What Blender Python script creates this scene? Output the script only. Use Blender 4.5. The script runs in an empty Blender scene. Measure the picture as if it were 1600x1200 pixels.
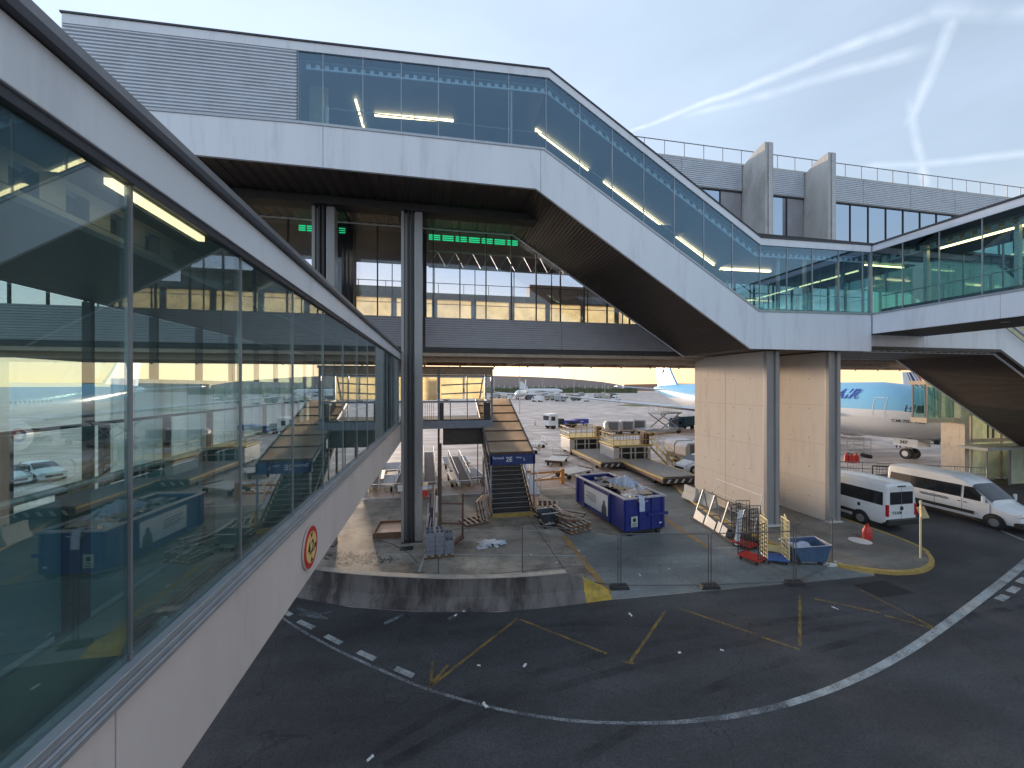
import bpy, math, random
from mathutils import Vector, Matrix
random.seed(7)
S = bpy.context.scene
COL = S.collection
R = math.radians
EYE = 7.7                      # the photographer's eye above the apron
YAW = R(10.85)
SA, CA = math.sin(YAW), math.cos(YAW)
# ---------------------------------------------------------------- camera
cd = bpy.data.cameras.new("camera")
cam = bpy.data.objects.new("camera", cd)
COL.objects.link(cam)
cam.location = (0, 0, EYE)
cam.rotation_euler = (R(90), 0, -YAW)
cd.sensor_width = 36
cd.lens = 13.5
cd.shift_y = 3/1600
cd.clip_start = 0.05
cd.clip_end = 20000
S.camera = cam
# ---------------------------------------------------------------- world and sun
SUN_AZ, SUN_EL = R(-13), R(3.8)          # azimuth from +Y towards +X
w = bpy.data.worlds.new("World"); S.world = w; w.use_nodes = True
nt = w.node_tree; nt.nodes.clear()
def wn(t, **k):
    n = nt.nodes.new(t)
    for a, b in k.items(): setattr(n, a, b)
    return n
def wl(a, b): nt.links.new(a, b)
sky = wn('ShaderNodeTexSky', sky_type='NISHITA', sun_disc=False)
sky.sun_elevation = SUN_EL; sky.sun_rotation = SUN_AZ
sky.altitude = 100; sky.air_density = 1.0; sky.dust_density = 1.2; sky.ozone_density = 1.2
bg = wn('ShaderNodeBackground'); bg.inputs[1].default_value = SKYS = 0.15
out = wn('ShaderNodeOutputWorld')
geo = wn('ShaderNodeTexCoord')
def pdir(px, py):
    u, v = (px-800)/600, (603-py)/600
    return Vector((SA+CA*u, CA-SA*u, v)).normalized()
def math_(op, a, b=None, c=None, clamp=False):
    n = wn('ShaderNodeMath', operation=op, use_clamp=clamp)
    for i, x in enumerate((a, b, c)):
        if x is None: continue
        if isinstance(x, (int, float)): n.inputs[i].default_value = x
        else: wl(x, n.inputs[i])
    return n.outputs[0]
def vdot(v, vec):
    n = wn('ShaderNodeVectorMath', operation='DOT_PRODUCT'); wl(v, n.inputs[0]); n.inputs[1].default_value = vec
    return n.outputs['Value']
nz = wn('ShaderNodeTexNoise'); nz.inputs['Scale'].default_value = 9; nz.inputs['Detail'].default_value = 5
wl(geo.outputs['Generated'], nz.inputs['Vector'])
nzs = math_('MULTIPLY', math_('SUBTRACT', nz.outputs['Fac'], 0.5), 0.012)
nf = wn('ShaderNodeTexNoise'); nf.inputs['Scale'].default_value = 26; nf.inputs['Detail'].default_value = 6
wl(geo.outputs['Generated'], nf.inputs['Vector'])
def trail(p, q, width, gain, grow=0.0):
    a, b = pdir(*p), pdir(*q)
    n = a.cross(b).normalized(); t = (b-a); L = t.length; t = t/L
    d = geo.outputs['Generated']
    along = math_('DIVIDE', math_('SUBTRACT', vdot(d, t), a.dot(t)), L)      # 0..1 along the trail
    off = math_('ABSOLUTE', math_('ADD', vdot(d, n), nzs))
    wd = math_('MULTIPLY_ADD', along, grow, width)
    m = math_('SUBTRACT', 1.0, math_('DIVIDE', off, wd), clamp=True)
    e0 = math_('MULTIPLY', along, 9.0, clamp=True)
    e1 = math_('MULTIPLY', math_('SUBTRACT', 1.0, along), 9.0, clamp=True)
    front = math_('GREATER_THAN', vdot(d, (a+b).normalized()), 0.5)
    m = math_('MULTIPLY', m, math_('MULTIPLY', e0, e1))
    m = math_('MULTIPLY', m, front)
    br = math_('MULTIPLY_ADD', nf.outputs['Fac'], 1.6, -0.15, clamp=True)
    return math_('MULTIPLY', math_('MULTIPLY', m, br), gain)
tr = [trail((960, 215), (1480, 15), .004, .45, .008), trail((1440, 18), (1640, 22), .014, .28),
      trail((1060, 185), (1470, 72), .007, .3, .006), trail((1495, 15), (1418, 200), .011, .38, -.002),
      trail((1420, 150), (1452, 300), .008, .35), trail((1340, 262), (1640, 238), .008, .35)]
acc = tr[0]
for x in tr[1:]: acc = math_('MAXIMUM', acc, x)
# thin high veil of cloud, brighter towards the west
vn = wn('ShaderNodeTexNoise'); vn.inputs['Scale'].default_value = 2.4; vn.inputs['Detail'].default_value = 6; vn.inputs['Roughness'].default_value = .55
mp = wn('ShaderNodeMapping'); mp.inputs['Scale'].default_value = (1, 1, 3.5); wl(geo.outputs['Generated'], mp.inputs[0]); wl(mp.outputs[0], vn.inputs['Vector'])
veil = math_('MULTIPLY_ADD', vdot(geo.outputs['Generated'], (-.32, .12, .1)), .9, .68, clamp=True)     # thicker towards the sun side
vl = math_('MULTIPLY_ADD', math_('SUBTRACT', vn.outputs['Fac'], .5), .35, veil, clamp=True)
acc2 = vl
mx = wn('ShaderNodeMix', data_type='RGBA'); mx.inputs['B'].default_value = (2.75, 3.35, 4.25, 1)
wl(acc2, mx.inputs['Factor']); wl(sky.outputs[0], mx.inputs['A'])
sep = wn('ShaderNodeSeparateXYZ'); wl(geo.outputs['Generated'], sep.inputs[0])
hz = math_('POWER', math_('SUBTRACT', 1.0, math_('MULTIPLY', sep.outputs['Z'], 2.6, clamp=True), clamp=True), 2.2)     # warm low haze near the horizon
hm = wn('ShaderNodeMix', data_type='RGBA'); wl(math_('MULTIPLY', hz, math_('MULTIPLY_ADD', vdot(geo.outputs['Generated'], (.12, .75, 0)), .7, .58, clamp=True)), hm.inputs['Factor']); wl(mx.outputs['Result'], hm.inputs['A']); hm.inputs['B'].default_value = (5.6, 3.7, 1.95, 1)
sunny = math_('POWER', math_('MAXIMUM', vdot(geo.outputs['Generated'], tuple((math.sin(SUN_AZ+.15), math.cos(SUN_AZ+.15), 0.03))), 0.0), 14)
hs = wn('ShaderNodeMix', data_type='RGBA'); wl(math_('MULTIPLY', sunny, math_('MULTIPLY', hz, .9)), hs.inputs['Factor']); wl(hm.outputs['Result'], hs.inputs['A']); hs.inputs['B'].default_value = (14, 10.6, 6.6, 1)
ct = wn('ShaderNodeMix', data_type='RGBA'); wl(acc, ct.inputs['Factor']); wl(hs.outputs['Result'], ct.inputs['A']); ct.inputs['B'].default_value = (4.2, 4.6, 5.2, 1)
wl(ct.outputs['Result'], bg.inputs[0]); wl(bg.outputs[0], out.inputs[0])
sd = bpy.data.lights.new("sun", 'SUN'); sd.energy = 3.0; sd.angle = R(5); sd.color = (1, .77, .56)
sun = bpy.data.objects.new("sun", sd); COL.objects.link(sun)
dv = Vector((math.sin(SUN_AZ)*math.cos(SUN_EL), math.cos(SUN_AZ)*math.cos(SUN_EL), math.sin(SUN_EL)))
sun.rotation_euler = dv.to_track_quat('Z', 'Y').to_euler()
S.view_settings.view_transform = 'Standard'; S.view_settings.look = 'None'
S.view_settings.gamma = 1; S.view_settings.exposure = 1.0
S.render.engine = 'CYCLES'
S.cycles.max_bounces = 10; S.cycles.transparent_max_bounces = 24; S.cycles.glossy_bounces = 5

# ---------------------------------------------------------------- helpers
def at(px, py, z=0.0):
    """ground (or level z) point seen at a photo pixel"""
    u, v = (px-800)/600, (py-603)/600
    t = (EYE-z)/v
    return Vector(((SA+CA*u)*t, (CA-SA*u)*t, z))
def camp(px, t, z=0.0):
    u = (px-800)/600
    return Vector(((SA+CA*u)*t, (CA-SA*u)*t, z))

class MB:
    def __init__(s): s.v = []; s.f = []; s.m = []; s.c = 0
    def add(s, vs, fs):
        b = len(s.v); s.v += [tuple(p) for p in vs]
        for f in fs: s.f.append([b+i for i in f]); s.m.append(s.c)
        return s
    def box(s, x0, x1, y0, y1, z0, z1):
        return s.add([(x, y, z) for z in (z0, z1) for y in (y0, y1) for x in (x0, x1)],
                     [(0, 2, 3, 1), (4, 5, 7, 6), (0, 1, 5, 4), (2, 6, 7, 3), (0, 4, 6, 2), (1, 3, 7, 5)])
    def mbox(s, m, sx, sy, sz):
        vs = [m @ Vector((x*sx/2, y*sy/2, z*sz/2)) for z in (-1, 1) for y in (-1, 1) for x in (-1, 1)]
        return s.add(vs, [(0, 2, 3, 1), (4, 5, 7, 6), (0, 1, 5, 4), (2, 6, 7, 3), (0, 4, 6, 2), (1, 3, 7, 5)])
    def rbox(s, c, size, rz=0, rx=0, ry=0):
        m = Matrix.Translation(c) @ Matrix.Rotation(rz, 4, 'Z') @ Matrix.Rotation(ry, 4, 'Y') @ Matrix.Rotation(rx, 4, 'X')
        return s.mbox(m, *size)
    def bar(s, p, q, wx, h=None):
        p, q = Vector(p), Vector(q); d = q-p; L = d.length
        if h is None: h = wx
        z = d.normalized(); up = Vector((0, 0, 1)) if abs(z.z) < .99 else Vector((0, 1, 0))
        x = up.cross(z).normalized(); y = z.cross(x)
        m = Matrix((x, y, z)).transposed().to_4x4(); m.translation = (p+q)/2
        return s.mbox(m, wx, h, L)
    def tube(s, p, q, r, n=8, r2=None, cap=True):
        p, q = Vector(p), Vector(q); z = (q-p).normalized(); r2 = r if r2 is None else r2
        up = Vector((0, 0, 1)) if abs(z.z) < .99 else Vector((0, 1, 0))
        x = up.cross(z).normalized(); y = z.cross(x)
        vs = [c+(x*math.cos(2*math.pi*i/n)+y*math.sin(2*math.pi*i/n))*rr for c, rr in ((p, r), (q, r2)) for i in range(n)]
        fs = [(i, (i+1) % n, n+(i+1) % n, n+i) for i in range(n)]
        if cap: fs += [tuple(range(n))[::-1], tuple(range(n, 2*n))]
        return s.add(vs, fs)
    def path(s, pts, r, n=6):
        for a, b in zip(pts[:-1], pts[1:]): s.tube(a, b, r, n)
        return s
    def loft(s, rings, closed=True, cap=True):
        n = len(rings[0]); k = len(rings); vs = [p for r in rings for p in r]; fs = []
        for j in range(k-1):
            for i in range(n if closed else n-1):
                a, b = j*n+i, j*n+(i+1) % n
                fs.append((a, b, b+n, a+n))
        if cap and closed: fs += [tuple(range(n))[::-1], tuple(range((k-1)*n, k*n))]
        return s.add(vs, fs)
    def prism(s, poly, f0, f1):
        """poly: list of 2-D points; f0, f1 turn a 2-D point into the two end faces"""
        return s.loft([[f0(*p) for p in poly], [f1(*p) for p in poly]])
    def prismx(s, poly, x0, x1): return s.prism(poly, lambda a, b: (x0, a, b), lambda a, b: (x1, a, b))
    def prismy(s, poly, y0, y1): return s.prism(poly, lambda a, b: (a, y0, b), lambda a, b: (a, y1, b))
    def prismz(s, poly, z0, z1): return s.prism(poly, lambda a, b: (a, b, z0), lambda a, b: (a, b, z1))
    def zig(s, p0, p1, ext, nrm, pitch, amp):
        """corrugated sheet from p0 to p1, extruded by ext, ridges amp along nrm"""
        p0, p1, ext, nrm = map(Vector, (p0, p1, ext, nrm)); L = (p1-p0).length; n = max(2, int(L/pitch)); d = (p1-p0)/n
        pts = []
        for i in range(n):
            b = p0+d*i
            pts += [b, b+d*.4, b+d*.5+nrm*amp, b+d*.9+nrm*amp]
        pts.append(p1)
        vs = pts+[p+ext for p in pts]; m = len(pts)
        return s.add(vs, [(i, i+1, m+i+1, m+i) for i in range(m-1)])
    def build(s, name, mats, parent=None, world=False, bevel=0, smooth=False):
        me = bpy.data.meshes.new(name); me.from_pydata(s.v, [], s.f)
        if not isinstance(mats, (list, tuple)): mats = [mats]
        for m in mats: me.materials.append(m)
        if len(mats) > 1:
            for p, i in zip(me.polygons, s.m): p.material_index = i
        me.update()
        import bmesh
        bm = bmesh.new(); bm.from_mesh(me)
        if smooth: bmesh.ops.remove_doubles(bm, verts=bm.verts, dist=1e-5)
        bmesh.ops.recalc_face_normals(bm, faces=bm.faces); bm.to_mesh(me); bm.free()
        if smooth:
            me.shade_smooth()
            try: me.set_sharp_from_angle(angle=R(35))
            except Exception: pass
        o = bpy.data.objects.new(name, me); COL.objects.link(o)
        if parent:
            o.parent = parent
            if world: o.matrix_parent_inverse = parent_mat(parent).inverted()
        if bevel:
            b = o.modifiers.new('bevel', 'BEVEL'); b.width = bevel; b.segments = 2; b.limit_method = 'ANGLE'; b.angle_limit = R(40)
        return o
def parent_mat(p):
    m = Matrix.Translation(p.location) @ p.rotation_euler.to_matrix().to_4x4()
    return (parent_mat(p.parent) @ m) if p.parent else m
def thing(name, label, cat, loc=(0, 0, 0), rz=0, group=None):
    o = bpy.data.objects.new(name, None); COL.objects.link(o); o.empty_display_size = .2
    o.location = loc; o.rotation_euler = (0, 0, rz); o['label'] = label; o['category'] = cat
    if group: o['group'] = group
    return o
def tag(o, label, cat, group=None):
    o['label'] = label; o['category'] = cat
    if group: o['group'] = group
    return o
def struct(o, kind='structure'):
    o['kind'] = kind; return o
def dup(root, loc, rz, label, group=None):
    r = root.copy(); COL.objects.link(r); r.location = loc; r.rotation_euler = (0, 0, rz); r['label'] = label
    if group: r['group'] = group
    for ch in list(root.children):
        c = ch.copy(); COL.objects.link(c); c.parent = r
        for g in list(ch.children):
            d = g.copy(); COL.objects.link(d); d.parent = c
    return r
def text(s, size, mat, parent, mtx, name='lettering', fn=None, depth=.006, world=False, align='CENTER', sx=1.0, shear=0):
    cu = bpy.data.curves.new('t', 'FONT'); cu.body = s; cu.size = size; cu.align_x = align; cu.align_y = 'CENTER'; cu.extrude = depth
    cu.shear = shear; cu.offset = size*.012
    o = bpy.data.objects.new('t', cu); COL.objects.link(o)
    dg = bpy.context.evaluated_depsgraph_get(); dg.update()
    me = bpy.data.meshes.new_from_object(o.evaluated_get(dg)); bpy.data.objects.remove(o); bpy.data.curves.remove(cu)
    me.transform(Matrix.Diagonal((sx, 1, 1, 1))); me.transform(mtx)
    if fn:
        for v in me.vertices: v.co = fn(v.co)
    me.materials.clear(); me.materials.append(mat); me.name = name
    p = bpy.data.objects.new(name, me); COL.objects.link(p)
    if parent:
        p.parent = parent
        if world: p.matrix_parent_inverse = parent_mat(parent).inverted()
    return p
def frame(origin, xa, ya):
    xa, ya = Vector(xa).normalized(), Vector(ya).normalized(); za = xa.cross(ya)
    m = Matrix((xa, ya, za)).transposed().to_4x4(); m.translation = origin; return m

# ---------------------------------------------------------------- materials
def mat(name, col, rough=.6, metal=0, var=.12, scale=3, bump=0, bscale=40, dirt=0, dscale=.7, dcol=(.05, .04, .035), spec=.5, stretch=None, dpos=(.52, .72)):
    m = bpy.data.materials.new(name); m.use_nodes = True; t = m.node_tree; b = t.nodes['Principled BSDF']
    L = t.links.new; tc = t.nodes.new('ShaderNodeTexCoord'); src = tc.outputs['Object']
    if stretch:
        mp = t.nodes.new('ShaderNodeMapping'); mp.inputs['Scale'].default_value = stretch; L(src, mp.inputs[0]); src = mp.outputs[0]
    n = t.nodes.new('ShaderNodeTexNoise'); n.inputs['Scale'].default_value = scale; n.inputs['Detail'].default_value = 7; n.inputs['Roughness'].default_value = .65
    L(src, n.inputs['Vector'])
    rp = t.nodes.new('ShaderNodeValToRGB'); rp.color_ramp.elements[0].position = .3; rp.color_ramp.elements[1].position = .7
    rp.color_ramp.elements[0].color = tuple(max(0, c*(1-var)) for c in col)+(1,)
    rp.color_ramp.elements[1].color = tuple(min(1, c*(1+var)) for c in col)+(1,)
    L(n.outputs['Fac'], rp.inputs[0]); c = rp.outputs[0]
    if dirt:
        n2 = t.nodes.new('ShaderNodeTexNoise'); n2.inputs['Scale'].default_value = dscale; n2.inputs['Detail'].default_value = 9; n2.inputs['Roughness'].default_value = .7
        L(src, n2.inputs['Vector'])
        r2 = t.nodes.new('ShaderNodeValToRGB'); r2.color_ramp.elements[0].position = dpos[0]; r2.color_ramp.elements[1].position = dpos[1]
        r2.color_ramp.elements[0].color = (0, 0, 0, 1); r2.color_ramp.elements[1].color = (dirt,)*3+(1,)
        L(n2.outputs['Fac'], r2.inputs[0])
        mx = t.nodes.new('ShaderNodeMix'); mx.data_type = 'RGBA'; L(r2.outputs[0], mx.inputs['Factor']); L(c, mx.inputs['A']); mx.inputs['B'].default_value = dcol+(1,)
        c = mx.outputs['Result']
    L(c, b.inputs['Base Color'])
    mr = t.nodes.new('ShaderNodeMapRange'); mr.inputs['To Min'].default_value = max(.03, rough-.1); mr.inputs['To Max'].default_value = min(1, rough+.1)
    L(n.outputs['Fac'], mr.inputs[0]); L(mr.outputs[0], b.inputs['Roughness'])
    b.inputs['Metallic'].default_value = metal; b.inputs['Specular IOR Level'].default_value = spec
    if bump:
        n3 = t.nodes.new('ShaderNodeTexNoise'); n3.inputs['Scale'].default_value = bscale; n3.inputs['Detail'].default_value = 4; L(src, n3.inputs['Vector'])
        bp = t.nodes.new('ShaderNodeBump'); bp.inputs['Strength'].default_value = bump; bp.inputs['Distance'].default_value = .02
        L(n3.outputs['Fac'], bp.inputs['Height']); L(bp.outputs[0], b.inputs['Normal'])
    return m
def glass(name, tint, f0=.1, powr=3.6, rough=0.0, refl=(.92, .96, 1), dust=0, haze_col=(.3, .36, .35)):
    m = bpy.data.materials.new(name); m.use_nodes = True; t = m.node_tree; t.nodes.clear(); L = t.links.new
    o = t.nodes.new('ShaderNodeOutputMaterial'); mx = t.nodes.new('ShaderNodeMixShader'); tr_ = t.nodes.new('ShaderNodeBsdfTransparent'); g = t.nodes.new('ShaderNodeBsdfGlossy')
    tr_.inputs[0].default_value = tint+(1,); g.inputs[0].default_value = refl+(1,); g.inputs['Roughness'].default_value = rough
    lw = t.nodes.new('ShaderNodeLayerWeight'); lw.inputs[0].default_value = .5
    p = t.nodes.new('ShaderNodeMath'); p.operation = 'POWER'; p.inputs[1].default_value = powr; L(lw.outputs['Facing'], p.inputs[0])
    a = t.nodes.new('ShaderNodeMath'); a.operation = 'MULTIPLY_ADD'; a.inputs[1].default_value = 1-f0; a.inputs[2].default_value = f0; L(p.outputs[0], a.inputs[0])
    L(a.outputs[0], mx.inputs[0]); L(tr_.outputs[0], mx.inputs[1]); L(g.outputs[0], mx.inputs[2]); L(mx.outputs[0], o.inputs[0])
    if dust:      # patchy dusty film, its diffuse tint lifts dark glass like haze
        d = t.nodes.new('ShaderNodeBsdfDiffuse'); d.inputs[0].default_value = haze_col+(1,); m2 = t.nodes.new('ShaderNodeMixShader')
        n = t.nodes.new('ShaderNodeTexNoise'); n.inputs['Scale'].default_value = .9; n.inputs['Detail'].default_value = 6; tc = t.nodes.new('ShaderNodeTexCoord'); L(tc.outputs['Object'], n.inputs['Vector'])
        q = t.nodes.new('ShaderNodeMath'); q.operation = 'MULTIPLY'; q.inputs[1].default_value = dust*2; L(n.outputs['Fac'], q.inputs[0]); L(q.outputs[0], m2.inputs[0])
        L(mx.outputs[0], m2.inputs[1]); L(d.outputs[0], m2.inputs[2]); L(m2.outputs[0], o.inputs[0])
    return m
def emit(name, col, st):
    m = bpy.data.materials.new(name); m.use_nodes = True; t = m.node_tree; t.nodes.clear()
    o = t.nodes.new('ShaderNodeOutputMaterial'); e = t.nodes.new('ShaderNodeEmission'); e.inputs[0].default_value = col+(1,); e.inputs[1].default_value = st
    t.links.new(e.outputs[0], o.inputs[0]); return m
def transl(name, col, mixf=.6):
    m = bpy.data.materials.new(name); m.use_nodes = True; t = m.node_tree; t.nodes.clear(); L = t.links.new
    o = t.nodes.new('ShaderNodeOutputMaterial'); mx = t.nodes.new('ShaderNodeMixShader'); a = t.nodes.new('ShaderNodeBsdfTranslucent'); d = t.nodes.new('ShaderNodeBsdfPrincipled')
    n = t.nodes.new('ShaderNodeTexNoise'); n.inputs['Scale'].default_value = 1.3; n.inputs['Detail'].default_value = 6; tc = t.nodes.new('ShaderNodeTexCoord'); L(tc.outputs['Object'], n.inputs['Vector'])
    rp = t.nodes.new('ShaderNodeValToRGB'); rp.color_ramp.elements[0].position = .3; rp.color_ramp.elements[1].position = .7
    rp.color_ramp.elements[0].color = tuple(c*.82 for c in col)+(1,); rp.color_ramp.elements[1].color = tuple(min(1, c*1.05) for c in col)+(1,)
    L(n.outputs['Fac'], rp.inputs[0]); L(rp.outputs[0], a.inputs[0]); L(rp.outputs[0], d.inputs['Base Color']); d.inputs['Roughness'].default_value = .45
    mx.inputs[0].default_value = mixf; L(d.outputs[0], mx.inputs[1]); L(a.outputs[0], mx.inputs[2]); L(mx.outputs[0], o.inputs[0]); return m
def worn(name, col, rough=.7, keep=.5, scale=14, fine=90):
    """road paint with bits worn away down to the surface below"""
    m = mat(name, col, rough, var=.2, scale=6); t = m.node_tree; L = t.links.new
    b = t.nodes['Principled BSDF']; o = t.nodes['Material Output']
    tc = t.nodes.new('ShaderNodeTexCoord'); n = t.nodes.new('ShaderNodeTexNoise'); n.inputs['Scale'].default_value = fine; n.inputs['Detail'].default_value = 3
    n2 = t.nodes.new('ShaderNodeTexNoise'); n2.inputs['Scale'].default_value = scale*.12; n2.inputs['Detail'].default_value = 4
    L(tc.outputs['Object'], n.inputs['Vector']); L(tc.outputs['Object'], n2.inputs['Vector'])
    ad = t.nodes.new('ShaderNodeMath'); ad.operation = 'MULTIPLY_ADD'; ad.inputs[1].default_value = 1.5; L(n.outputs['Fac'], ad.inputs[0]); sc_ = t.nodes.new('ShaderNodeMath'); sc_.operation = 'MULTIPLY'; sc_.inputs[1].default_value = .5; L(n2.outputs['Fac'], sc_.inputs[0]); L(sc_.outputs[0], ad.inputs[2])
    rp = t.nodes.new('ShaderNodeValToRGB'); rp.color_ramp.elements[0].position = .555-.2*keep; rp.color_ramp.elements[1].position = .615-.2*keep
    dv_ = t.nodes.new('ShaderNodeMath'); dv_.operation = 'MULTIPLY'; dv_.inputs[1].default_value = .5; L(ad.outputs[0], dv_.inputs[0]); L(dv_.outputs[0], rp.inputs[0])
    mx = t.nodes.new('ShaderNodeMixShader'); tr_ = t.nodes.new('ShaderNodeBsdfTransparent')
    L(rp.outputs[0], mx.inputs[0]); L(tr_.outputs[0], mx.inputs[1]); L(b.outputs[0], mx.inputs[2]); L(mx.outputs[0], o.inputs[0]); return m

m_white = mat('painted_white_panel', (.80, .83, .89), .42, var=.05, scale=.6, dirt=.4, dscale=1.6, dcol=(.42, .43, .46), stretch=(1, 1, .12))
m_beige = mat('painted_beige_panel', (.66, .59, .57), .5, var=.08, scale=.8, dirt=.35, dscale=1.5, dcol=(.36, .33, .31), stretch=(1, 1, .4))
m_alu = mat('aluminium_trim', (.42, .44, .47), .38, metal=.5, var=.1, scale=5)
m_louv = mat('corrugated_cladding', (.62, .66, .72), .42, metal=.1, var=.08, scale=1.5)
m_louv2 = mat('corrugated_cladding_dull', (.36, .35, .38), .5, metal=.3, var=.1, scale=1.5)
m_cap = mat('dark_roof_edge', (.05, .05, .065), .5, var=.2)
m_dark = mat('dark_metal', (.035, .034, .035), .55, metal=.1, var=.25, scale=4)
m_soff = mat('brown_ribbed_soffit', (.085, .068, .058), .42, metal=.3, var=.15, scale=2)
m_soff2 = mat('dark_soffit', (.05, .046, .046), .6, var=.2, scale=1.2)
m_beam = mat('warmed_beam_paint', (.44, .34, .26), .55, var=.15, dirt=.4)  # beam paint, warmed to carry the orange bounce glow under the soffit
m_steel = mat('grey_steel_paint', (.27, .27, .29), .42, metal=.45, var=.15, scale=3, dirt=.2, dcol=(.12, .1, .09), stretch=(1, 1, .2))
m_bsteel = mat('blue_grey_steel', (.20, .23, .29), .45, metal=.2, var=.15, scale=3, dirt=.3, dcol=(.1, .08, .07))
m_galv = mat('galvanised_steel', (.46, .46, .47), .42, metal=.7, var=.25, scale=12)
m_conc = mat('pier_concrete', (.58, .52, .46), .8, var=.1, scale=1.0, bump=.25, bscale=18, dirt=.6, dscale=1.0, dcol=(.33, .28, .25), stretch=(1, 1, .18))
m_fin = mat('fin_concrete', (.56, .55, .52), .8, var=.12, scale=1.0, bump=.2, bscale=14, dirt=.5, dscale=.9, dcol=(.14, .13, .125), stretch=(1, 1, .35))
m_ceil = mat('ceiling_panel', (.09, .13, .17), .5, var=.1, scale=1)
m_floor = mat('corridor_floor', (.12, .22, .22), .35, var=.2, scale=3)
m_int = mat('interior_wall', (.12, .12, .12), .6, var=.15)
m_white_in = mat('white_partition', (.66, .70, .66), .4, var=.05)
m_glassB = glass('bridge_glass', (.76, .87, .91), .10, 2.8, refl=(.62, .82, 1))
m_glassL = glass('corridor_glass', (.82, .95, .93), .09, 3.1, dust=.05, haze_col=(.24, .38, .38))
m_glassT = glass('teal_glass', (.72, .89, .86), .07, 3.4)
m_glassH = glass('hall_glass_tinted', (.88, .91, .95), .05, 4.0)
m_glassW = glass('hall_glass', (.93, .96, .96), .05, 4.0)
m_glassD = mat('dark_window_glass', (.03, .04, .055), .04, var=.2, spec=1.0)
m_glassU = glass('upper_window_glass', (.25, .3, .38), .6, 2.4, refl=(.75, .85, 1))
m_guard = mat('guard_panel', (.07, .15, .18), .3, var=.15, scale=1.5)
m_tube = emit('warm_tube_light', (1, .62, .28), 5)
m_tube2 = emit('soft_light_fitting', (1, .72, .42), 1.5)
m_green = emit('green_reflection', (.03, .8, .30), .55)  # emission in place of green reflections
m_cream = transl('cream_blind', (.97, .86, .62), .85)
m_orange_t = transl('orange_canopy_sheet', (.97, .85, .72), .7)
m_frost = transl('frosted_panel', (.96, .98, .95), .8)
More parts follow.
